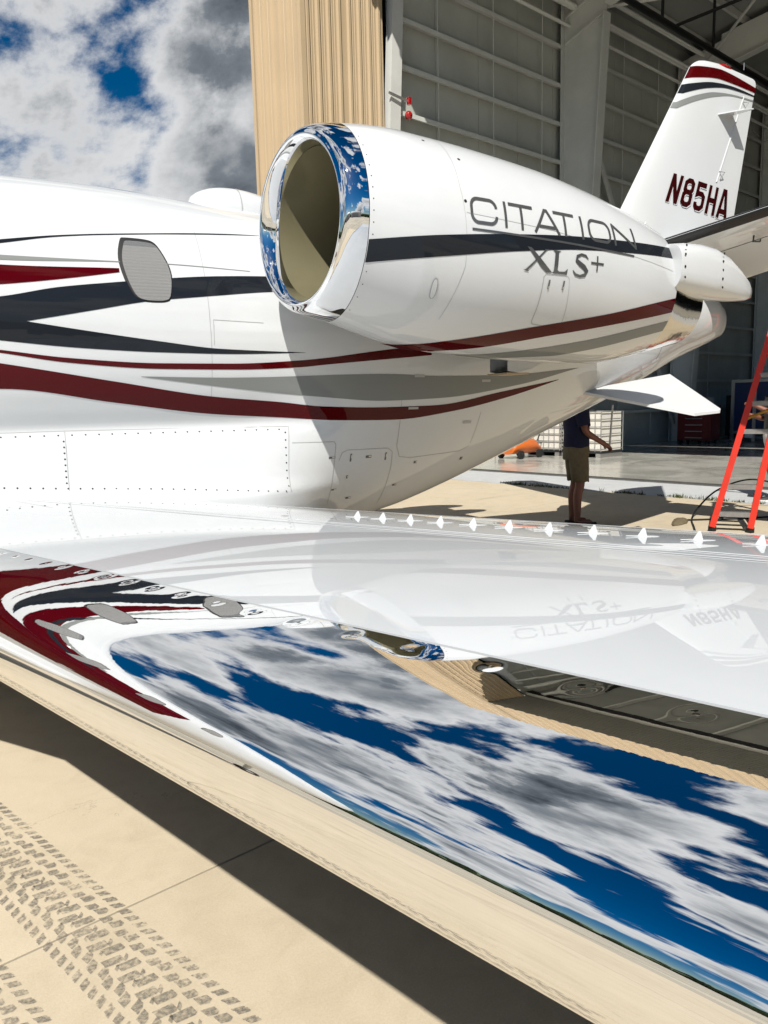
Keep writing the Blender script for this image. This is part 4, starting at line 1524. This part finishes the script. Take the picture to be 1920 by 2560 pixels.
# end wall, far side wall
u = HV0
for k in range(10):
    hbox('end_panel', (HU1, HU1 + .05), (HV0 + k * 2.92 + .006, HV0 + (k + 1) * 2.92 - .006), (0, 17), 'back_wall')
for k in range(10):
    hbox('end_girt', (HU1 - .2, HU1), (HV0, HV1), (1.2 + 1.3 * k, 1.28 + 1.3 * k), 'bin_dark')
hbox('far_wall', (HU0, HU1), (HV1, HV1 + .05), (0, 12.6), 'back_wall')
for (v0, z0, v1, z1) in ((-12, .5, -6, 6), (-6, .5, -12, 6), (-5, 6.4, 0, 11), (0, 6.4, -5, 11)):
    MB().bar(H(HU1 - .3, v0, z0), H(HU1 - .3, v1, z1), .08, .08, up=UA).build('brace', 'girt_paint', HANGAR)
# black sprinkler main with drop rods and a cross branch
PIPE_V, PIPE_Z = -10.35, 10.5
SP = tag(rod('sprinkler_pipe', H(12.6, PIPE_V, PIPE_Z), H(40, PIPE_V, PIPE_Z), .075, 'black_pipe', None, 12), 'long black pipe hung under the hangar roof', 'pipe')
for u in (18.3, 20.9, 24.6, 28):
    rod('hanger_rod', H(u, PIPE_V, PIPE_Z), H(u, PIPE_V, PIPE_Z + 1.9), .035, 'black_pipe', SP, 8)
rod('branch_pipe', H(20.9, PIPE_V - 1.2, PIPE_Z + 1.0), H(20.9, PIPE_V + 1.6, PIPE_Z + 1.0), .045, 'black_pipe', SP, 8)

# warning light on the jamb
WL = thing('warning_light', 'small red warning light bracketed to the white door jamb', 'light', H(12.0, HV0 + .2, 7.7))
jx = lambda z: 11.52 + (12.235 - 11.52) * z / 11.6
MB().bar(H(jx(8.15) - .25, HV0 + .17, 8.17), H(jx(8.15) + .26, HV0 + .2, 8.10), .03, .05).build('bracket', 'alu', WL)
MB().box(H(jx(8.1) + .30, HV0 + .22, 8.1), (.07, .08, .15), (UA, VA, ZA)).build('housing', 'red_lens', WL)
rows = [[H(jx(7.8) + .30 + .085 * sin(t) * cos(a), HV0 + .22 + .085 * sin(t) * sin(a), 7.80 + .095 * cos(t)) for a in [2 * pi * k / 16 for k in range(16)]] for t in [.02 + (pi - .04) * i / 9 for i in range(10)]]
MB().grid(rows, closed=True).build('lens', 'red_lens', WL, smooth=True)

# ================================================================== things in the hangar
# caged liquid tote on its pallet
def make_tote(u, v, label):
    T = thing('liquid_tote', label, 'tote', H(u, v, 0), 'caged liquid totes')
    w, d, h = 1.2, 1.0, 1.0
    MB().box(H(u, v, .17 + h / 2), (d * .94, w * .94, h), (UA, VA, ZA)).build('tank', 'tote_plastic', T)
    PL = MB().box(H(u, v, .135), (d, w, .05), (UA, VA, ZA)).build('pallet', 'bin_dark', T)
    for i in (-1, 0, 1):
        MB().box(H(u, v + i * (w / 2 - .08), .055), (d, .14, .11), (UA, VA, ZA)).build('pallet_foot', 'alu' if i else 'bin_dark', PL)
    for k in range(6):
        z = .22 + k * .19
        for sv in (-1, 1):
            rod('cage_bar', H(u - d / 2, v + sv * w / 2, z), H(u + d / 2, v + sv * w / 2, z), .012, 'alu', T, 6)
        for su in (-1, 1):
            rod('cage_bar', H(u + su * d / 2, v - w / 2, z), H(u + su * d / 2, v + w / 2, z), .012, 'alu', T, 6)
    for k in range(8):
        vv = v - w / 2 + w * k / 7
        for su in (-1, 1):
            rod('cage_bar', H(u + su * d / 2, vv, .16), H(u + su * d / 2, vv, 1.18), .012, 'alu', T, 6)
    rows = [[H(u + .11 * cos(a) * r, v + .11 * sin(a) * r, z) for a in [2 * pi * k / 16 for k in range(16)]] for z, r in ((1.17, 1), (1.22, 1), (1.22, .02))]
    MB().grid(rows, closed=True).build('filler_cap', 'bin_dark', T)


make_tote(17.3, -11.5, 'white plastic liquid tote in a wire cage, nearer the opening of the two')
make_tote(17.3, -12.76, 'white plastic liquid tote in a wire cage, tight against the side wall')
# low orange sweeper cart
CT = thing('sweeper_cart', 'low orange cart parked in front of the white totes', 'cart', H(15.9, -12.75, 0))
rows = []
for s, h, w in ((-.55, .22, .26), (-.45, .38, .32), (0, .44, .34), (.35, .40, .34), (.55, .24, .28)):
    rows.append([H(15.9 + s, -12.75 + w * cos(a) * .9, .12 + (h / 2) * (1 + sin(a))) for a in [2 * pi * k / 20 for k in range(20)]])
cb = MB().grid(rows, closed=True)
cb.add(rows[0], [tuple(range(20))]).add(rows[-1], [tuple(range(20))])
cb.build('body', 'orange_paint', CT, smooth=True, sharp=50)
for su in (-.38, .38):
    for sv in (-.33, .33):
        MB().tube([H(15.9 + su, -12.75 + sv - .03, .11), H(15.9 + su, -12.75 + sv + .03, .11)], .11, 16).build('wheel', 'dark_rubber', CT, smooth=True, sharp=50)
MB().tube([H(16.3, -13.0, .45), H(16.5, -13.0, .8), H(16.5, -12.5, .8), H(16.3, -12.5, .45)], .018, 8).build('handle', 'dark_rubber', CT)
# framed blue notice panel on a stand
BD = thing('display_panel', 'navy blue panel in a pale metal frame standing at the back of the hangar', 'panel', H(25, -11.0, 0))
hbox('panel', (25.0, 25.04), (-11.28, -10.05), (.36, 1.9), 'navy_panel', BD)
for v in (-11.32, -10.62, -10.0):
    hbox('frame_post', (24.97, 25.05), (v - .05, v + .05), (.02, 1.98), 'alu', BD)
for z in (.30, 1.94):
    hbox('frame_rail', (24.975, 25.045), (-11.35, -9.97), (z - .04, z + .05), 'alu', BD)
for v in (-11.32, -10.0):
    hbox('foot', (24.6, 25.4), (v - .04, v + .04), (.01, .06), 'alu', BD)
MB().box(H(24.955, -10.75, .2), (.012, .26, .13), (UA, VA, ZA)).build('placard', 'post_white', BD)


def cabinet(name, label, cat, u, v, su, sv, h, mat, rows_=4):
    T = thing(name, label, cat, H(u, v, 0))
    hbox('carcass', (u - su / 2, u + su / 2), (v - sv / 2, v + sv / 2), (.12, h), mat, T)
    for i in range(rows_):
        z0 = .16 + (h - .2) * i / rows_
        d = hbox('drawer', (u - su / 2 - .02, u - su / 2 - .002), (v - sv / 2 + .03, v + sv / 2 - .03), (z0, z0 + (h - .2) / rows_ - .03), mat, T)
        hbox('handle', (u - su / 2 - .045, u - su / 2 - .022), (v - sv / 4, v + sv / 4), (z0 + .03, z0 + .06), 'alu', d)
    for du in (-1, 1):
        for dv in (-1, 1):
            MB().tube([H(u + du * (su / 2 - .08), v + dv * (sv / 2 - .1) - .02, .06), H(u + du * (su / 2 - .08), v + dv * (sv / 2 - .1) + .02, .06)], .06, 12).build('caster', 'dark_rubber', T)


pbr('dark_red', (.12, .012, .012), .5)
cabinet('tool_cabinet', 'dark red rolling tool cabinet deep in the hangar shadow', 'cabinet', 23.5, -13.3 + 1.6, .6, 1.1, 1.2, 'dark_red', 5)
cabinet('tool_cabinet', 'black drawer cabinet against the hangar side wall', 'cabinet', 27.0, -11.6, .7, 1.4, 1.5, 'bin_dark', 4)
cabinet('tool_cabinet', 'tall black cabinet at the hangar end wall', 'cabinet', 38.5, -13.0 + 1.2, .7, 1.5, 2.0, 'bin_dark', 3)
# grey cart with a sloping white side, half lost in the shade
GC = thing('covered_trolley', 'grey covered trolley in the dark interior behind the standing person', 'trolley', H(24.5, -12.3, 0))
rows = [[H(24.0, v, .15), H(24.0, v, 1.0), H(24.35, v, 1.45), H(25.0, v, 1.45), H(25.0, v, .15)] for v in (-12.75, -11.95)]
tb = MB().grid(rows, closed=True)
tb.add(rows[0], [tuple(range(5))]).add(rows[1], [tuple(range(5))])
tb.build('cover', 'girt_paint', GC)
for du in (.2, .8):
    for v in (-12.7, -12.0):
        MB().tube([H(24 + du, v - .03, .09), H(24 + du, v + .03, .09)], .09, 14).build('wheel', 'dark_rubber', GC)

# ================================================================== step ladder
LD = thing('step_ladder', 'orange-red fibreglass step ladder with grey steps standing beside the tail', 'ladder', (7.4, 5.5, 0))
LF0, LF1 = Vector((7.168, 5.676, 0)), Vector((7.72, 5.383, 2.42))
RF0, RF1 = Vector((7.405, 5.374, 0)), Vector((7.80, 5.20, 2.42))
lean = (LF1 - LF0).normalized()
side = (RF0 - LF0)
side.z = 0
side.normalize()
for p, q in ((LF0, LF1), (RF0, RF1)):
    RL = MB().bar(p + Vector((0, 0, .05)), q, .030, .085, up=lean.cross(side)).build('rail', 'ladder_red', LD)
    for e in (-1, 1):
        off = lean.cross(side).normalized() * (.0395 * e)
        MB().bar(p + Vector((0, 0, .05)) + off, q + off, .064, .014, up=lean.cross(side)).build('rail_lip', 'ladder_red', RL)
    MB().box(p + Vector((.0, 0, .03)), (.06, .06, .062)).build('rubber_foot', 'dark_rubber', LD)
for k in range(8):
    z = .215 + .302 * k
    a = LF0 + (LF1 - LF0) * (z / 2.42)
    b = RF0 + (RF1 - RF0) * (z / 2.42)
    stp = MB().bar(a, b, .085, .018).build('step', 'step_alu', LD)
    MB().bar(a + Vector((-.03, -.03, -.02)), b + Vector((-.03, -.03, -.02)), .012, .045).build('step_lip', 'step_alu', stp)
for p, q, z in ((LF0, LF1, .2), (RF0, RF1, .2)):
    a = p + (q - p) * (z / 2.42)
    mid = (LF0 + RF0) / 2 + ((LF1 + RF1) / 2 - (LF0 + RF0) / 2) * (.2 / 2.42)
    MB().bar(p + Vector((0, 0, .09)) + (mid - p) * .05, a + (mid - a) * .55 + Vector((0, 0, -.01)), .03, .02).build('knee_brace', 'gap_black', LD)
for p0, q0 in (((8.34, 5.78, 0), LF1), ((8.46, 5.20, 0), RF1)):
    MB().bar(Vector(p0) + Vector((0, 0, .03)), q0, .028, .065).build('rear_rail', 'ladder_red', LD)
    MB().box(Vector(p0) + Vector((0, 0, .025)), (.055, .055, .05)).build('rubber_foot', 'dark_rubber', LD)
for k in range(5):
    t = .12 + .17 * k
    a = Vector((8.34, 5.78, 0)).lerp(LF1, t)
    b = Vector((8.46, 5.20, 0)).lerp(RF1, t)
    MB().bar(a, b, .03, .03).build('rear_brace', 'step_alu', LD)
MB().box((LF1 + RF1) / 2 + Vector((.02, 0, .02)), (.16, .30, .05)).build('top_cap', 'ladder_red', LD)
a = LF0.lerp(LF1, 1.235 / 2.42)
MB().bar(a, Vector((8.34, 5.78, 0)).lerp(LF1, .56), .025, .025).build('spreader', 'ladder_yellow', LD)
a = RF0.lerp(RF1, 1.235 / 2.42)
MB().bar(a, Vector((8.46, 5.20, 0)).lerp(RF1, .56), .025, .025).build('spreader', 'ladder_yellow', LD)
# power cable looping on the ground and rising behind the ladder
pts = []
ctrl = [(6.6, 5.4, .012), (7.2, 5.95, .012), (7.62, 6.33, .012), (7.95, 6.52, .10), (8.35, 6.55, .30), (8.9, 6.5, .40), (9.3, 6.3, .30), (9.35, 6.05, .12), (8.9, 5.9, .02), (8.2, 6.0, .012), (7.8, 6.2, .012), (7.5, 6.35, .012)]
for i in range(len(ctrl) - 1):
    p0, p1, p2, p3 = (Vector(ctrl[max(0, min(len(ctrl) - 1, j))]) for j in (i - 1, i, i + 1, i + 2))
    for k in range(8):
        t = k / 8
        pts.append(.5 * ((2 * p1) + (-p0 + p2) * t + (2 * p0 - 5 * p1 + 4 * p2 - p3) * t * t + (-p0 + 3 * p1 - 3 * p2 + p3) * t ** 3))
tag(MB().tube(pts, .011, 8).build('power_cable', 'cable_black', None, smooth=True), 'black power cable coiled on the concrete beside the ladder feet', 'cable')
# rag or hose end on the concrete
mb = MB()
rr = random.Random(5)
rows = []
for i in range(9):
    t = i / 8
    rows.append([(7.1 + .55 * t, 6.15 + .28 * t + .10 * cos(a) * (1 - (2 * t - 1) ** 2) + .02 * rr.random(), .004 + .045 * max(0, sin(a)) * (1 - (2 * t - 1) ** 2) * (.6 + .6 * rr.random())) for a in [pi * k / 10 for k in range(11)]])
tag(MB().grid(rows).build('rag', 'khaki_cloth', None, smooth=True), 'crumpled brown rag lying on the concrete left of the ladder', 'rag')


# ================================================================== people
def person(name, label, base, face, pose, shirt, shorts, shoe, height=1.72):
    """face: unit heading; local x forward, y left, z up"""
    T = thing(name, label, 'person', base)
    fx_, ly = Vector(face), Vector((-face[1], face[0], 0))
    k = height / 1.74

    def W(p):
        return Vector(base) + (fx_ * p[0] + ly * p[1] + ZA * p[2]) * k
    V_, E_, R_ = [], [], []

    def v(p, r, par=None):
        V_.append(W(p))
        R_.append(r * k)
        if par is not None:
            E_.append((par, len(V_) - 1))
        return len(V_) - 1
    pel = v((0, 0, .96), .135)
    sp1 = v((.0, 0, 1.12), .125, pel)
    ch = v((.0, 0, 1.30), .145, sp1)
    up = v((.0, 0, 1.42), .105, ch)
    nk = v((.015, 0, 1.50), .055, up)
    h0 = v((.03, 0, 1.565), .075, nk)
    h1 = v((.03, 0, 1.635), .092, h0)
    v((.02, 0, 1.70), .070, h1)
    v((.128, 0, 1.61), .014, h1)
    for s in (1, -1):
        lg = pose['leg'][0 if s > 0 else 1]
        hip = v((0, s * .09, .88), .095, pel)
        kn = v((lg[0][0], s * .095 + lg[0][1], lg[0][2]), .060, hip)
        cf = v(tuple((lg[0][i] * .65 + lg[1][i] * .35) + (s * .095 if i == 1 else 0) - (.025 if i == 0 else 0) for i in range(3)), .058, kn)
        an = v((lg[1][0], s * .095 + lg[1][1], lg[1][2]), .040, cf)
        hl = v((lg[1][0] - .02, s * .095 + lg[1][1], lg[1][2] - .045), .036, an)
        bl_ = v((lg[1][0] + .10, s * .10 + lg[1][1], lg[1][2] - .05), .034, hl)
        v((lg[1][0] + .18, s * .105 + lg[1][1], lg[1][2] - .055), .026, bl_)
        am = pose['arm'][0 if s > 0 else 1]
        sh = v((0, s * .17, 1.415), .062, up)
        el = v(am[0], .043, sh)
        wr = v(am[1], .029, el)
        a, b = Vector(am[0]), Vector(am[1])
        d = (b - a).normalized()
        pm = v(tuple(b + d * .06), .033, wr)
        sd = d.cross(Vector((0, 0, 1))).normalized()
        upv = sd.cross(d)
        for fi in range(4):
            o = sd * ((fi - 1.5) * .019)
            ln = (.040, .045, .042, .034)[fi]
            f1 = v(tuple(b + d * (.085 + ln * .5) + o - upv * .004), .0095, pm)
            f2 = v(tuple(b + d * (.085 + ln * 1.1) + o - upv * .028), .0085, f1)
            v(tuple(b + d * (.082 + ln * 1.0) + o - upv * .05), .0075, f2)
        th1 = v(tuple(b + d * .05 + sd * (.045 * s) - upv * .015), .0115, pm)
        v(tuple(b + d * .085 + sd * (.040 * s) - upv * .035), .0095, th1)
    me = bpy.data.meshes.new('body')
    me.from_pydata(V_, E_, [])
    o = bpy.data.objects.new('body', me)
    COL.objects.link(o)
    me.materials.append(MATS['skin'])
    sk = o.modifiers.new('skin', 'SKIN')
    sk.use_smooth_shade = True
    for i, r in enumerate(R_):
        me.skin_vertices[0].data[i].radius = (r, r)
    me.skin_vertices[0].data[0].use_root = True
    o.modifiers.new('sub', 'SUBSURF').levels = 1
    o.modifiers['sub'].render_levels = 2
    put(o, T)

    def loft(secs, n=28, mbx=None):
        rows = []
        for c, rx, ry in secs:
            rows.append([W((c[0] + rx * cos(2 * pi * i / n), c[1] + ry * sin(2 * pi * i / n), c[2] + .006 * sin(5 * 2 * pi * i / n))) for i in range(n)])
        return (mbx or MB()).grid(rows, closed=True)

    def limb(a, b, r0_, r1_, mbx):
        return mbx.tube([W(a), W(tuple((a[i] + b[i]) / 2 for i in range(3))), W(b)], [r0_ * k, (r0_ + r1_) / 2 * k, r1_ * k], 20, cap=False)
    st = loft([((0, 0, .90), .150, .185), ((0, 0, .98), .152, .188), ((0, 0, 1.10), .148, .180), ((0, 0, 1.28), .158, .198), ((0, 0, 1.40), .140, .200), ((0, 0, 1.455), .098, .130), ((.01, 0, 1.50), .066, .072)])
    for s in (1, -1):
        am = pose['arm'][0 if s > 0 else 1]
        e = tuple(Vector((0, s * .17, 1.415)).lerp(Vector(am[0]), .78))
        limb((0, s * .15, 1.42), e, .088, .074, st)
    st.build('shirt', shirt, T, smooth=True)
    so = loft([((0, 0, 1.00), .146, .180), ((0, 0, .90), .158, .192), ((-.01, 0, .80), .150, .188)])
    for s in (1, -1):
        lg = pose['leg'][0 if s > 0 else 1]
        kn = (lg[0][0], s * .095 + lg[0][1], lg[0][2] + .03)
        hip = (0, s * .088, .90)
        rows = []
        for t, r in ((0, .110), (.25, .118), (.5, .116), (.75, .108), (1.0, .104), (1.0, .098)):
            c = Vector(hip).lerp(Vector(kn), t)
            rows.append((tuple(c), r, r * .92))
        loft(rows, 24, so)
    so.build('shorts', shorts, T, smooth=True)
    # hair cap
    rows = [[W((.02 + .108 * sin(t) * cos(a) - .01, .098 * sin(t) * sin(a), 1.655 + .112 * cos(t))) for a in [2 * pi * i / 20 for i in range(20)]] for t in (.02, .35, .7, 1.05, 1.4, 1.65)]
    MB().grid(rows, closed=True).build('hair', 'hair', T, smooth=True)
    for s in (1, -1):
        MB().disc(W((.117, s * .034, 1.640)), fx_, .011, 10, .006).build('eye', 'bin_dark', T, smooth=True)
        rows = [[W((.02 + .012 * cos(a), s * (.092 + .012 * q), 1.615 + .030 * sin(a))) for a in [2 * pi * i / 12 for i in range(12)]] for q in (0, 1)]
        MB().grid(rows, closed=True).add(rows[1], [tuple(range(12))]).build('ear', 'skin', T, smooth=True)
        lg = pose['leg'][0 if s > 0 else 1]
        ax, ay, az = lg[1][0], s * .098 + lg[1][1], lg[1][2] - .085
        rows, rows2 = [], []
        for x, w, hh in ((-.085, .018, .05), (-.065, .036, .075), (.0, .040, .085), (.07, .045, .062), (.15, .048, .048), (.20, .036, .034), (.225, .012, .02)):
            if shoe == 'sandal':
                hh = .012
            rows.append([W((ax + x, ay + w * cos(a), az + .022 + hh * max(0, sin(a)))) for a in [pi * i / 12 for i in range(13)]])
            rows2.append([W((ax + x * 1.03, ay + (w + .005) * c, az + z)) for c, z in ((-1, .0), (-1, .024), (1, .024), (1, .0))])
        MB().grid(rows).build('shoe', 'shoe_black' if shoe != 'sandal' else 'dark_rubber', T, smooth=True)
        MB().grid(rows2, closed=True).add(rows2[0], [(0, 1, 2, 3)]).add(rows2[-1], [(0, 1, 2, 3)]).build('sole', 'sole_white' if shoe == 'sneaker' else 'dark_rubber', T)
    rows = [[W((.119, .022 * q, 1.578 + dz)) for q in (-1, 0, 1)] for dz in (-.004, .004)]
    MB().grid(rows).build('mouth', 'dark_red', T)
    return T


stand = dict(leg=[((.02, .0, .50), (-.02, .0, .085)), ((.03, .0, .50), (.0, .0, .085))],
             arm=[((.06, .235, 1.13), (.30, .16, 1.02)), ((.05, -.235, 1.13), (.30, -.13, .98))])
person('person', 'person in navy shirt and khaki shorts standing in shade behind the jet tail', (6.34, 6.97, 0), (.883, -.469, 0), stand, 'navy_cloth', 'khaki_cloth', 'sandal')
walk = dict(leg=[((.14, .0, .52), (.02, .0, .085)), ((-.05, .0, .50), (-.22, .0, .10))],
            arm=[((.16, .24, 1.20), (.36, .12, 1.32)), ((.05, -.24, 1.12), (.26, -.16, 1.18))])
person('person', 'person in pale shorts and black sneakers half hidden behind the red ladder', (9.98, 6.90, 0), (-.883, .469, 0), walk, 'bin_dark', 'pale_cloth', 'sneaker', 1.78)
# handheld polishing pole of the standing person
hp = Vector((6.34, 6.97, 0)) + Vector((.883, -.469, 0)) * .40
tag(MB().tube([hp + Vector((.02, .02, .93)), hp + Vector((.03, -.01, 1.42))], .012, 8).build('cleaning_pole', 'post_white', None), 'thin pale pole held upright in front of the standing person', 'pole')

# weeds in the joint in front of the threshold strip
wd = MB()
rw = random.Random(11)
for c in range(95):
    v = rw.choice((-8.6, -8.2, -7.9, -6.6, -5.8, -5.3, -4.9)) + rw.gauss(0, .28)
    u = 10.765 + rw.gauss(0, .03)
    n = rw.randint(5, 12)
    hgt = rw.uniform(.015, .06)
    for k in range(n):
        a = rw.uniform(0, 2 * pi)
        p = H(u + rw.gauss(0, .02), v + rw.gauss(0, .03), -.012)
        dv_ = Vector((cos(a), sin(a), 0))
        s_ = Vector((-sin(a), cos(a), 0)) * .005
        tip = p + dv_ * rw.uniform(.02, .06) + ZA * (hgt * rw.uniform(.6, 1.5) + .012)
        mid_ = p.lerp(tip, .5) + ZA * .012
        wd.add([p - s_, p + s_, mid_ + s_ * .8, tip, mid_ - s_ * .8], [(0, 1, 2, 4), (4, 2, 3)])
o = wd.build('weeds', 'weed_green', None, kind='stuff')
o['label'] = 'thin strip of weeds growing in the concrete joint'

# ================================================================== far surroundings (seen in the polished metal)
ft = MB()
rt_ = random.Random(21)
for k in range(620):
    a = rt_.uniform(0, 2 * pi)
    if -.35 < a < .9:
        continue
    R_ = rt_.uniform(150, 230)
    c = Vector((R_ * cos(a), R_ * sin(a), 0))
    r = rt_.uniform(3, 6)
    hgt = rt_.uniform(6, 13)
    rows = []
    for i in range(6):
        t = i / 5
        z = hgt * t
        rad = r * sin(pi * min(.98, .12 + .85 * t)) ** .6
        rows.append([c + Vector((rad * cos(b) * rt_.uniform(.75, 1.2), rad * sin(b) * rt_.uniform(.75, 1.2), z + rt_.uniform(-.5, .5))) for b in [2 * pi * q / 7 for q in range(7)]])
    ft.grid(rows, closed=True)
o = ft.build('far_woodland', 'far_leaf', None, kind='stuff')
for i, (a, R_, w, d_, h_, lab) in enumerate(((-2.45, 80, 30, 18, 7.5, 'wide pale hangar far across the apron behind the viewer'), (-1.9, 100, 40, 20, 8.5, 'long low grey-roofed hangar beside the far trees'), (-1.15, 90, 26, 16, 7, 'small white hangar far out on the open apron'))):
    c = Vector((R_ * cos(a), R_ * sin(a), 0))
    X = Vector((-sin(a), cos(a), 0))
    Y = Vector((cos(a), sin(a), 0))
    B = thing('far_hangar', lab, 'hangar', c, 'hangars across the apron')
    MB().box(c + ZA * (h_ / 2 - .02), (w, d_, h_), (X, Y, ZA)).build('wall', 'far_wall', B)
    rl = [[c + X * (w / 2 + .3) * s + Y * t * (d_ / 2 + .4) + ZA * z for t, z in ((-1, h_ - .1), (0, h_ + 2.2), (1, h_ - .1))] for s in (-1, 1)]
    MB().grid(rl).add(rl[0], [(0, 1, 2)]).add(rl[1], [(0, 1, 2)]).build('roof', 'far_roof', B)
    MB().box(c - Y * (d_ / 2 + .1) + ZA * h_ * .4, (w * .6, .12, h_ * .78), (X, Y, ZA)).build('door', 'far_roof', B)
